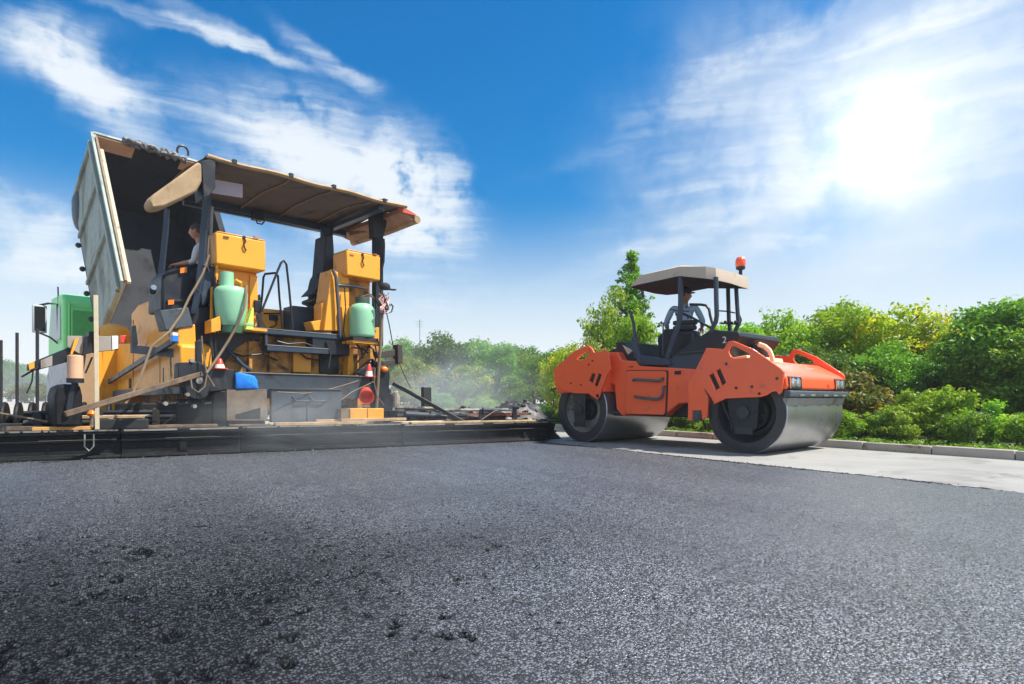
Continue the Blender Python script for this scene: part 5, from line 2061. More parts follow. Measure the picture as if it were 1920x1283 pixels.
    tb = part('tie_bar', m, M_BLACK, root, bev=.006)
    m = MB(S)
    a, b = Vector(S.p3(736, 715, .895)), Vector(S.p3(880, 794, .345))
    m.bar(a, b, .046, .012)
    part('worn_edge', m, M_EDGE, tb)
    m = MB(P)                                     # blue-black brace and grey strut on the flank
    m.bar(P.p3u(186, 728, -1.42), P.p3u(330, 636, -1.42), .05, .085)
    br = part('brace', m, M_NAVY, root, bev=.006)
    m = MB(P)
    c = P.p3u(329, 634, -1.46)
    m.box(c[0] - .05, c[0] + .02, c[1] - .05, c[1] + .06, c[2] - .05, c[2] + .03)
    m.cur = 1
    m.box(c[0] - .05, c[0] + .02, c[1] - .05, c[1] + .06, c[2] + .031, c[2] + .075)
    part('blue_clamp', m, [M_BLUE, M_WHITE], br)
    m = MB(P)
    m.bar(P.p3u(250, 655, -1.6), P.p3u(332, 663, -1.25), .10, .13)
    m.bar(P.p3u(326, 662, -1.25), P.p3u(328, 706, -1.25), .10, .10)
    m.bar(P.p3u(312, 706, -1.25), P.p3u(345, 704, -1.15), .12, .28)
    part('side_strut', m, M_SLATE, root, bev=.008)
    # sensor arm reaching out to the left
    m = MB(P)
    v_ = .9
    m.prism(pp([(52, 695), (52, 683), (128, 652), (134, 640), (150, 634), (178, 631), (220, 630), (222, 656), (180, 660), (150, 667), (140, 675), (72, 694)], v_), v_, v_ + .12, 'v')
    sa = part('sensor_arm', m, M_BLACK, root, bev=.008)
    m = MB(P)
    m.prism(pp([(76, 676), (98, 667), (98, 686), (76, 692)], v_ - .02), v_ - .03, v_ - .002, 'v')
    part('sensor_box', m, M_GREYBOX, sa, bev=.004)
    m = MB(P)
    m.prism(pp([(126, 630), (208, 631), (209, 657), (180, 660), (150, 664), (126, 650)], v_ - .02), v_ - .03, v_ - .002, 'v')
    part('sensor_box', m, M_GREYBOX, sa, bev=.004)
    m = MB(P)
    m.prism(pp([(209.5, 630), (221, 630), (221, 654), (209.5, 657)], v_ - .02), v_ - .04, v_ + .12, 'v')
    part('white_end', m, M_WHITE, sa, bev=.004)
    m = MB(P)
    m.prism(pp([(53, 682), (64, 678), (64, 690), (55, 694)], v_ - .03), v_ - .06, v_ - .01, 'v')
    part('yellow_tip', m, M_YELLOW, sa)
    m = MB(P)
    m.prism(pp([(131, 664), (139, 636), (147, 633), (143, 645), (134, 665)], v_ - .05), v_ - .10, v_ - .04, 'v')
    part('yellow_lever', m, M_YELLOW, sa)
    m = MB(P)
    m.prism(pp([(226, 629), (237, 629), (237, 643), (226, 643)], v_ + .2), v_ + .2, v_ + .25, 'v')
    part('red_lamp', m, M_RED, sa, bev=.004)
    m = MB(P)
    m.prism(pp([(247, 612), (255, 610), (259, 645), (248, 660)], v_ + .1), v_ + .1, v_ + .2, 'v')
    part('clamp', m, M_BLACK, sa)
    m = MB(P)
    m.prism(pp([(166, 622), (186, 621), (186, 628), (166, 630)], v_ - .1), v_ - .12, v_ + .08, 'v')
    m.prism(pp([(160, 632), (184, 630), (184, 660), (176, 662), (175, 640), (165, 642), (158, 690), (153, 716), (152, 700)], v_ - .1), v_ - .10, v_ - .02, 'v')
    part('sensor_mount', m, M_BLACK, sa)
    m = MB(P)
    m.tube([P.p3(173, 670, v_ - .1), P.p3(160, 700, v_ - .1)], .012, 6)
    m.tube([P.p3(40, 707, v_), P.p3(60, 696, v_), P.p3(72, 690, v_)], .014, 6)
    m.tube([P.p3(62, 693, v_), P.p3(60, 715, v_), P.p3(50, 738, v_)], .010, 6)
    part('wire', m, M_BLACK, sa)
    m = MB(P)
    m.cur = 0
    c = P.pv(141, 690, .8)
    m.lathe([(.09, c[1] - .14), (.09, c[1] + .16), (.06, c[1] + .17), (0, c[1] + .17)], (c[0], .8, 0), 'w', 18)
    m.cur = 1
    m.lathe([(.10, c[1] - .20), (.10, c[1] - .14), (0, c[1] - .139)], (c[0], .8, 0), 'w', 18)
    m.tube([(c[0], .8, c[1] - .2), P.p3(133, 740, .8), P.p3(129, 770, .75)], .04, 8)
    part('lift_cylinder', m, [M_PEACH, M_BLACK], root)
    # right hand arm and post
    m = MB(P)
    v_ = .7
    c = pp([(704, 660), (750, 655), (750, 678), (704, 683)], v_)
    m.bar((c[0][0], v_, c[0][1] - .06), (c[1][0], v_ + .1, c[1][1] - .06), .10, .13)
    m.bar((c[3][0], v_, c[3][1] + .0), (c[2][0], v_ + .1, c[2][1] + .0), .10, .10)
    e_ = pp([(742, 646), (751, 646), (751, 682), (742, 682)], v_ + .05)
    m.box(e_[0][0], e_[1][0], v_ - .02, v_ + .14, e_[2][1], e_[0][1])
    part('side_arm', m, surface('brown_black_arm', (.055, .042, .038), .6), root, bev=.012)
    m = MB(P)
    m.tube([P.p3(717, 575, .55), P.p3(714, 640, .55), P.p3(709, 710, .55), P.p3(705, 785, .5)], .030, 10)
    part('sensor_post', m, M_HOSEBROWN, root)
    m = MB(P)
    m.prism(pp([(696, 690), (728, 684), (732, 704), (730, 726), (738, 740), (736, 790), (706, 790), (702, 730), (696, 712)], .6), .6, .8, 'v')
    m.prism(pp([(668, 700), (700, 672), (712, 690), (700, 712)], .75), .75, .9, 'v')
    part('corner_block', m, M_BLACK, root, bev=.02)
    m = MB(P)
    c = P.pv(722, 693, .56)
    m.ball((c[0], .58, c[1]), (.075, .06, .06), 14, 10)
    part('orange_dome', m, M_AMBER, root, smooth=60)  # small orange dome on the dark corner block
    m = MB(P)
    for (a, b, r_) in (((662, 652), (690, 662), .018), ((694, 645), (670, 680), .016), ((690, 648), (702, 668), .02), ((668, 646), (680, 672), .02)):
        m.tube([P.p3(a[0], a[1], .85), P.p3((a[0] + b[0]) / 2 + 4, (a[1] + b[1]) / 2 - 3, .82), P.p3(b[0], b[1], .85)], r_, 6)
    m.tube([P.p3(700, 640, .7), P.p3(704, 650, .7), P.p3(706, 664, .7), P.p3(702, 684, .7)], .014, 6)
    part('hydraulic_hose', m, M_HOSE, root)
    m = MB(P)
    m.prism(pp([(655, 655), (662, 652), (664, 700), (652, 705)], 1.0), 1.0, 1.2, 'v')
    m.prism(pp([(636, 655), (656, 650), (656, 702), (636, 702)], 1.35), 1.35, 1.5, 'v')
    part('corner_leg', m, M_YELLOW, root, bev=.01)

    # ---------------- handrails
    for pts in ([(486, 618), (486, 600), (491, 560), (494, 520), (497, 514), (516, 512), (521, 517), (524, 560), (530, 618)],
                [(490, 585), (500, 560), (521, 507), (527, 493), (532, 489), (537, 496), (542, 540), (549, 617)]):
        m = MB(P)
        v_ = 1.02 if pts[0][0] == 490 else 1.5
        m.tube([P.p3(x, y, v_) for x, y in pts], .020, 8)
        part('handrail', m, M_BLACK, root)
    m = MB(P)
    m.prism(pp([(484, 560), (488, 552), (491, 575), (486, 600)], 1.4), 1.4, 1.5, 'v')
    m.tube([P.p3(484, 560, 1.4), P.p3(486, 590, 1.4), P.p3(490, 618, 1.2)], .03, 6)
    part('rail_foot', m, M_BLACK, root)

    # ---------------- canopy
    vn, vf = .5, 2.75
    cw = [P.pv(380, 300, vn), P.pv(760, 384, vn)]
    u_l, u_r = -1.05, 2.55
    wn = 4.44
    nu_, nv_ = 28, 14
    m = MB(P)
    top_, bot = [], []
    for i in range(nv_ + 1):
        for k in range(nu_ + 1):
            u = u_l + (u_r - u_l) * k / nu_
            v = vn + (vf - vn) * i / nv_
            sag = -.035 * math.sin(PI * k / nu_ * 4) ** 2 * math.sin(PI * i / nv_) + .014 * math.sin(5 * u + 3 * v) * math.sin(2.3 * v)
            crown_ = .10 * math.sin(PI * i / nv_)
            w = wn + crown_ + sag + (.03 if i in (0, nv_) else 0) + .04 * (u - .7) / 1.8
            top_.append((u, v, w + .028))
            bot.append((u, v, w))
    n_ = (nu_ + 1)
    fs = []
    for i in range(nv_):
        for k in range(nu_):
            a = i * n_ + k
            fs.append((a, a + 1, a + n_ + 1, a + n_))
    m.add(top_, fs)
    cn = part('canopy_top', m, M_CANVAS, root, smooth=70)
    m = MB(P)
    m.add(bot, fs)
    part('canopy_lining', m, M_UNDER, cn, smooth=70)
    m = MB(P)                                     # hems on the long edges
    edge_n = [top_[k] for k in range(n_)]
    for e_, mt in ((0, 0), (nv_, 0)):
        m.tube([(q[0], q[1], q[2] - .02) for q in [top_[e_ * n_ + k] for k in range(n_)]], .035, 6)
    part('canopy_hem', m, M_CANVAS, cn, smooth=60)
    m = MB(P)
    for k in (3, 10, 16, 24):
        q = top_[k]
        m.box(q[0] - .03, q[0] + .03, q[1] - .05, q[1] + .04, q[2] - .03, q[2] + .035)
    part('hem_clip', m, M_BLACK, cn)
    for k in (10, 16, 22):
        m = MB(P)
        m.tube([(bot[i * n_ + k][0], bot[i * n_ + k][1], bot[i * n_ + k][2] - .02) for i in range(nv_ + 1)], .016, 6)
        part('canopy_bow', m, M_HOSEBROWN, cn)
    m = MB(P)
    m.box(u_l + .05, u_r - .1, vf - .22, vf - .08, wn - .10, wn + .02)
    m.box(u_l + .05, u_l + .19, vn + .1, vf - .1, wn - .10, wn - .0)
    m.box(u_r - .55, u_r - .42, vn + .1, vf - .1, wn - .07, wn + .02)
    part('canopy_frame', m, M_NAVY, root, bev=.008)
    m = MB(P)                                     # dark folded end at the left corner, with a hanging valance
    m.prism(pp([(378, 301), (404, 297), (404, 352), (392, 368), (382, 372)], vn - .01), vn - .01, vn + .35, 'v')
    part('corner_flap', m, M_BLACK, root, bev=.01)
    m = MB(P)                                     # pale blank panel under the canopy
    m.prism(pp([(404, 337), (455, 346), (455, 371), (397, 362)], .95), .95, .965, 'v')
    part('blank_panel', m, M_PALEPANEL, root)
    m = MB(P)
    a, b, h = -1.0, u_r - .45, 3.98
    q = pp([(345, 375), (385, 382), (610, 425), (610, 438), (385, 397)], 2.6)
    m.prism([(q[0][0], q[0][1] - .08), (q[0][0], q[0][1] + .1), (q[2][0] + .1, q[2][1] + .05), (q[2][0] + .1, q[2][1] - .12)], 2.6, 2.68, 'v')
    part('front_beam', m, M_NAVY, root, bev=.006)
    m = MB(P)
    c = P.p3(482, 409, 2.5)
    m.box(c[0] - .09, c[0] + .09, 2.42, 2.56, c[2] - .05, c[2] + .12)
    m.tube([(c[0] - .06, 2.4, c[2] - .05), (c[0] - .04, 2.4, c[2] - .13), (c[0] + .05, 2.4, c[2] - .13), (c[0] + .1, 2.4, c[2] - .06)], .014, 6)
    part('hanging_lamp', m, M_BLACK, root)
    m = MB(P)
    c = P.p3(610, 440, 2.35)
    m.box(c[0] - .08, c[0] + .08, 2.3, 2.42, c[2] - .13, c[2] + .13)
    part('speaker_box', m, M_NAVY, root, bev=.01)
    # side flaps
    m = MB(P)
    fl = pp([(372, 303), (380, 310), (379, 340), (370, 358), (340, 373), (308, 388), (292, 391), (283, 386), (280, 376), (288, 364), (330, 334)], vn)
    m.prism(fl, vn, .82, 'v')
    part('side_awning', m, M_CANVAS, root, bev=.03)
    m = MB(P)
    fr_ = [(2.46, 4.50), (2.52, 4.53), (2.86, 4.44), (2.87, 4.36), (2.82, 4.34), (2.48, 4.43)]
    nn = 14
    loops = []
    for i in range(nn + 1):
        v = .62 + (2.9 - .62) * i / nn
        wv = .02 * math.sin(9 * v)
        loops.append([(u, v, w + wv * (u - 2.5) * 2 - .06 * math.sin(PI * i / nn) * (u - 2.5)) for (u, w) in fr_])
    m.loft(loops)
    aw = part('side_awning', m, M_BROWNCLOTH, root, smooth=50)
    m = MB(P)
    m.prism([(2.42, 4.505), (2.54, 4.54), (2.72, 4.50), (2.85, 4.46), (2.83, 4.44), (2.70, 4.44), (2.5, 4.44)], .58, .615, 'v')
    part('red_edge', m, M_REDCLOTH, aw)
    m = MB(P)
    m.tube([(2.86, .56, 4.37), (2.86, 1.6, 4.34), (2.86, 2.95, 4.36)], .075, 10)
    part('awning_roll', m, M_CANVAS, aw)
    m = MB(P)
    m.bar(P.p3(656, 437, 2.5), P.p3(724, 421, 1.6), .10, .16)
    part('awning_roll', m, M_HOSEBROWN, aw, bev=.03)
    m = MB(P)
    m.tube([P.p3(648, 432, 2.2), P.p3(648, 446, 2.2)], .012, 6)
    part('strap', m, M_BLACK, root)
    # posts
    def post(pts, rx, mt=M_NAVY, v_=None):
        q = MB(P)
        pts3 = [P.p3(x, y, vv) for x, y, vv in pts]
        for k in range(len(pts3) - 1):
            q.bar(pts3[k], pts3[k + 1], rx, rx * 1.25)
        return part('canopy_post', q, mt, root, bev=.01)
    q = MB(P)
    q.tube([P.p3(393, 345, 1.0), P.p3(388, 380, 1.02), P.p3(383, 440, 1.05), P.p3(379, 500, 1.05), P.p3(372, 550, 1.05), P.p3(362, 590, 1.05)], [.075, .085, .085, .085, .075, .06], 4, flat=.8)
    part('canopy_post', q, M_NAVY, root, bev=.01)
    q = MB(P)
    q.tube([P.p3(313, 392, 2.55), P.p3(312, 420, 2.55), P.p3(306, 480, 2.5), P.p3(299, 540, 2.45), P.p3(303, 585, 2.4)], [.045, .05, .05, .055, .06], 4)
    part('canopy_post', q, M_NAVY, root, bev=.006)
    q = MB(P)
    q.tube([P.p3(621, 410, 2.4), P.p3(617, 450, 2.4), P.p3(610, 500, 2.3), P.p3(606, 545, 2.2), P.p3(606, 590, 2.1)], [.09, .075, .08, .10, .11], 4)
    part('canopy_post', q, M_NAVY, root, bev=.006)
    q = MB(P)
    q.tube([P.p3(398, 388, 1.15), P.p3(395, 450, 1.15), P.p3(392, 500, 1.15)], .022, 8)
    part('drain_pipe', q, M_GREYBOX, root)
    u_p = P.pv(709, 470, 1.25)[0]
    q = MB(P)
    q.box(u_p - .09, u_p + .09, 1.20, 1.34, 1.9, 4.42)
    q.prism(pp([(697, 372), (727, 374), (727, 395), (724, 425), (718, 446), (701, 446), (699, 410)], 1.18), 1.17, 1.35, 'v')
    cp = part('canopy_post', q, M_BLACK, root, bev=.008)
    q = MB(P)
    q.tube([P.p3(718, 448, 1.1), P.p3(719, 460, 1.1), P.p3(718, 490, 1.1), P.p3(716, 500, 1.1)], .035, 8)
    q.tube([P.p3(717, 500, 1.1), P.p3(713, 560, 1.1), P.p3(709, 650, 1.0)], .012, 6)
    part('post_conduit', q, M_BLACK, cp)

    # ---------------- hoses and cables
    def cable(pts, r, mt, name='cable'):
        q = MB(P)
        q.tube([P.p3(*t) for t in pts], r, 7)
        return part(name, q, mt, root)
    cable([(392, 478, 1.0), (381, 512, .96), (368, 536, .92), (356, 556, .9), (340, 590, .8), (318, 622, .7), (296, 640, .6), (284, 650, .6), (270, 690, .5), (250, 735, .45), (235, 757, .4)], .018, M_HOSEBROWN)
    cable([(462, 536, .62), (461, 556, .53), (457, 580, .51), (446, 608, .52), (428, 640, .6), (410, 668, .5), (396, 688, .45), (387, 700, .42)], .020, M_HOSEBROWN, 'hose')
    cable([(378, 630, .5), (380, 656, .48), (385, 686, .45), (388, 702, .42), (384, 725, .42), (372, 736, .42), (360, 728, .42), (358, 712, .45)], .011, M_HOSEBROWN)
    cable([(388, 702, .42), (396, 715, .42), (402, 725, .4)], .011, M_HOSEBROWN)
    cable([(422, 652, 1.0), (440, 668, .9), (455, 684, .85), (470, 694, .8)], .028, M_NAVY, 'hose')
    cable([(722, 575, .5), (730, 610, .5), (738, 655, .5)], .010, M_HOSE)
    cable([(748, 680, .6), (760, 708, .55), (770, 728, .4)], .009, M_HOSE)
    cable([(640, 750, .3), (660, 735, .35), (684, 724, .45), (700, 716, .5)], .009, M_HOSEBROWN)
    cable([(520, 735, .3), (570, 738, .3), (600, 735, .3), (640, 724, .35), (672, 714, .45)], .009, M_HOSEBROWN)
    cable([(703, 690, .45), (702, 720, .42), (708, 745, .4), (720, 760, .4)], .010, M_HOSEBROWN)
    cable([(684, 546, .95), (697, 554, .8), (706, 565, .7), (714, 582, .6)], .014, M_HOSE)
    # auger ahead of the screed, at the left
    m = MB(S)
    m.tube([(-10.2, .95, .55), (-6.2, .95, .55)], .06, 10)
    for k in range(26):
        u = -10.1 + k * .15
        a = k * .9
        m.lathe([(.235, -.022), (.245, 0), (.235, .022)], (u, .95, .55), 'u', 18)
    part('auger', m, M_TAR, root, smooth=40)
    m = MB(S)
    m.box(-10.2, -5.2, .70, .82, .42, .50)
    m.box(-6.1, -5.1, .85, 1.3, .30, .72)
    for q in (-6.1, -5.75):
        m.lathe([(.17, -.12), (.19, 0), (.17, .12)], (q, .8, .55), 'u', 16)
    part('auger_beam', m, M_STEEL, root, bev=.01)
    m = MB(S)
    for (x0, y0, x1, y1) in ((0, 775, 90, 791), (90, 791, 130, 789)):
        m.tube([S.p3(x0, y0, .5), S.p3(x1, y1, .3)], .014, 6)
    part('hose', m, M_HOSEBROWN, root)
    # right extension: rail, deck box, guide tubes
    m = MB(S)
    a, b = S.p3(742, 765, .75), S.p3(820, 766, .75)
    m.tube([a, b], .030, 10)
    m.tube([S.p3(738, 735, .72), S.p3(743, 745, .72), S.p3(742, 765, .72)], .07, 10)
    part('guide_tube', m, M_RIMPALE, root)
    m = MB(S)
    m.box(-3.0, -2.2, .72, 1.2, .40, .62)
    c = S.pv(800, 735, .95)
    m.box(c[0] - .08, c[0] + .08, .9, 1.05, .45, c[1] + .09)
    m.box(-1.85, -.6, .70, .85, .40, .50)
    part('extension_frame', m, M_STEEL, root, bev=.01)
    m = MB(S)
    m.bar(S.p3(875, 779, .66), S.p3(995, 776, .66), .05, .05)
    part('orange_rail', m, surface('worn_orange_rail', (.30, .10, .05), .6, dirt=(.05, .04, .035), dirt_amt=.6), root)
    m = MB(S)
    c = S.pv(172, 790, .25)
    m.tube([(c[0], .25, .40), (c[0], .25, .62)], .028, 8)
    m.cur = 1
    m.lathe([(.05, .60), (.06, .63), (.04, .67), (0, .68)], (c[0], .25, 0), 'w', 12)
    m.cur = 2
    m.tube([(c[0] - .05, -.03, .36), (c[0] - .05, -.05, .20), (c[0], -.05, .14), (c[0] + .05, -.05, .2), (c[0] + .05, -.03, .36)], .010, 6)
    part('crank_handle', m, [M_EDGE, M_AMBER, M_EDGE], root)
    # slide tubes, brackets, cylinders and hoses behind the deck
    rq = random.Random(21)
    for (ua, ub, vv, ww, rr_) in ((-8.2, -5.3, .68, .50, .045), (-8.2, -5.5, .72, .64, .03), (-7.6, -5.6, .66, .58, .022), (-2.9, -.3, .68, .52, .045), (-2.7, -.5, .80, .62, .03), (-2.4, -.9, .66, .46, .022)):
        m = MB(S)
        m.tube([(ua, vv, ww), (ub, vv, ww)], rr_, 10)
        part('slide_tube', m, (M_STEEL, M_BLACK, M_RIMPALE)[rq.randrange(3)], root)
    for (ua, vv) in ((-8.05, .66), (-7.35, .66), (-6.65, .66), (-5.95, .66), (-2.6, .66), (-1.9, .66), (-1.2, .66), (-.45, .66)):
        m = MB(S)
        h_ = rq.uniform(.16, .30)
        m.prism([(ua - .05, .39), (ua + .06, .39), (ua + .05, .39 + h_), (ua - .02, .39 + h_ + .04), (ua - .04, .39 + h_)], vv - .04, vv - .015, 'v')
        m.box(ua - .07, ua + .08, vv - .07, vv + .1, .404, .425)
        part('support_bracket', m, (M_BLACK, M_STEEL, M_RUST)[rq.randrange(3)], root, bev=.004)
    for k in range(9):
        ua = rq.choice([rq.uniform(-8.2, -5.6), rq.uniform(-2.6, -.6)])
        m = MB(S)
        m.tube([(ua, .6, .43), (ua + rq.uniform(.1, .3), .58, .52 + rq.uniform(0, .12)), (ua + rq.uniform(.3, .6), .62, .50 + rq.uniform(-.03, .1)), (ua + rq.uniform(.6, .9), .66, .45)], rq.uniform(.010, .018), 6)
        part('hose', m, M_HOSE if k % 3 else M_HOSEBROWN, root)
    for (x0, y0, x1, y1) in ((760, 776, 850, 781), (905, 768, 960, 770)):
        m = MB(S)
        a, b = Vector(S.p3(x0, y0, .62)), Vector(S.p3(x1, y1, .62))
        m.tube([a, a.lerp(b, .6)], .045, 10)
        m.tube([a.lerp(b, .6), b], .020, 8)
        part('hydraulic_cylinder', m, M_SLATE, root)
    # hinges, switch boxes and hoses on the towers
    for (bx, xs, v_) in ((0, (424, 480), .895), (1, (660, 703), .895)):
        for x in xs:
            m = MB(P)
            c = P.pv(x, 441 if bx == 0 else 474, v_)
            m.box(c[0] - .04, c[0] + .04, .885, .899, c[1] - .045, c[1] - .02)
            part('hinge', m, M_TAN, root)
    m = MB(P)
    c = P.pv(481, 575, 1.17)
    m.box(c[0] - .06, c[0] + .05, 1.10, 1.18, c[1] - .1, c[1] + .1)
    part('switch_box', m, M_BLACK, root, bev=.01)
    cable([(481, 590, 1.1), (483, 610, 1.05), (478, 625, 1.0), (470, 640, .95)], .014, M_HOSE, 'hose')
    cable([(404, 520, .95), (400, 560, .9), (402, 600, .85), (396, 640, .8), (400, 670, .7)], .016, M_HOSE, 'hose')
    cable([(408, 525, .95), (405, 565, .9), (408, 610, .85), (404, 650, .8), (408, 690, .7)], .012, M_HOSE, 'hose')
    cable([(646, 540, .98), (648, 580, .95), (644, 620, .9), (650, 650, .85)], .012, M_HOSE, 'hose')
    cable([(700, 560, .9), (703, 590, .85), (700, 625, .8), (690, 645, .85)], .014, M_HOSE, 'hose')
    cable([(520, 640, .95), (540, 645, .93), (570, 643, .93), (590, 650, .95)], .012, M_HOSE, 'hose')
    cable([(560, 660, 1.15), (575, 672, 1.12), (600, 676, 1.1), (640, 668, 1.05)], .016, M_HOSE, 'hose')
    cable([(430, 660, 1.1), (455, 668, 1.05), (490, 664, 1.05), (520, 676, 1.1)], .016, M_HOSE, 'hose')
    cable([(612, 640, .98), (620, 665, .95), (616, 690, .9)], .018, M_HOSE, 'hose')
    # motor cover in two dark humps under the left arm
    m = MB(P)
    m.prism(pp([(103, 742), (108, 726), (122, 720), (150, 722), (155, 742), (155, 800), (103, 800)], .8), .8, 1.4, 'v')
    part('motor_housing', m, M_TAR, root, bev=.03)
    return root


build_paver()


# ================================================================== LOOSE THINGS ON AND AROUND THE PAVER
def gas_cylinders():
    # left: tall neck, yellow band beside it
    c = P.pv(433, 612, .80)
    f = Frame(*P.world((c[0], .80, 0))[:2], 46)
    w0 = c[1] - .01
    H = P.pv(433, 540, .80)[1] - w0
    t = thing('gas_cylinder', f, 'pale green gas cylinder with a tall neck on the left tower under the yellow box', 'gas cylinder', 'green gas cylinders on the paver')
    t.location.z = w0
    m = MB(f)
    r = .245
    m.lathe([(.17, .0), (.188, .03), (r * .84, .10), (r * .92, H * .35), (r * .97, H * .60), (r, H * .82), (r * .99, H * .88), (r * .94, H * .95), (r * .8, H * 1.0), (.12, H * 1.03), (0, H * 1.03)], (0, 0, 0), 'w', 36)
    part('tank', m, M_GREEN, t, smooth=50)
    m = MB(f)
    m.lathe([(.10, H * 1.02), (.098, H * 1.38), (.07, H * 1.39), (.06, H * 1.36), (0, H * 1.36)], (-.06, 0, 0), 'w', 24)
    part('collar', m, M_GREEN, t, smooth=40)
    m = MB(f)
    m.lathe([(.17, -.10), (.18, .03), (0, .03)], (0, 0, 0), 'w', 24)
    part('foot_ring', m, surface('dark_green_ring', (.05, .14, .08), .5), t)
    m = MB(f)
    m.prism([(.15, -.04), (.27, -.04), (.275, H * .5), (.25, H * .5)], -.20, -.10, 'v')
    m.cur = 1
    m.prism([(.15, .02), (.272, .02), (.272, .06), (.15, .06)], -.205, -.20, 'v')
    part('guard_strip', m, [M_LIME, M_GREEN], t, bev=.006)
    for o in t.children:
        pass
    # right: domed, with a dark protective ring
    c = P.pv(679, 634, .80)
    f = Frame(*P.world((c[0], .80, 0))[:2], 46)
    w0 = c[1]
    H = P.pv(679, 572, .80)[1] - w0
    t = thing('gas_cylinder', f, 'pale green gas cylinder with a domed top and dark valve ring on the right tower', 'gas cylinder', 'green gas cylinders on the paver')
    t.location.z = w0
    m = MB(f)
    r = .235
    m.lathe([(.20, 0), (r * .975, .02), (r, .06), (r, H * .74), (r * .985, H * .83), (r * .92, H * .91), (r * .78, H * .98), (r * .5, H * 1.04), (.06, H * 1.06), (0, H * 1.06)], (0, 0, 0), 'w', 36)
    part('tank', m, M_GREEN, t, smooth=50)
    m = MB(f)
    m.lathe([(.135, H * .99), (.14, H * 1.12), (.135, H * 1.22), (.125, H * 1.22), (.128, H * 1.0)], (0, 0, 0), 'w', 24, closed=True)
    part('valve_ring', m, surface('dark_olive_ring', (.06, .09, .07), .5), t)
    m = MB(f)
    m.tube([(0, 0, H * 1.05), (0, 0, H * 1.25), (.1, -.06, H * 1.32), (.2, -.1, H * 1.22)], .018, 8)
    part('valve', m, M_HOSEBROWN, t)


gas_cylinders()


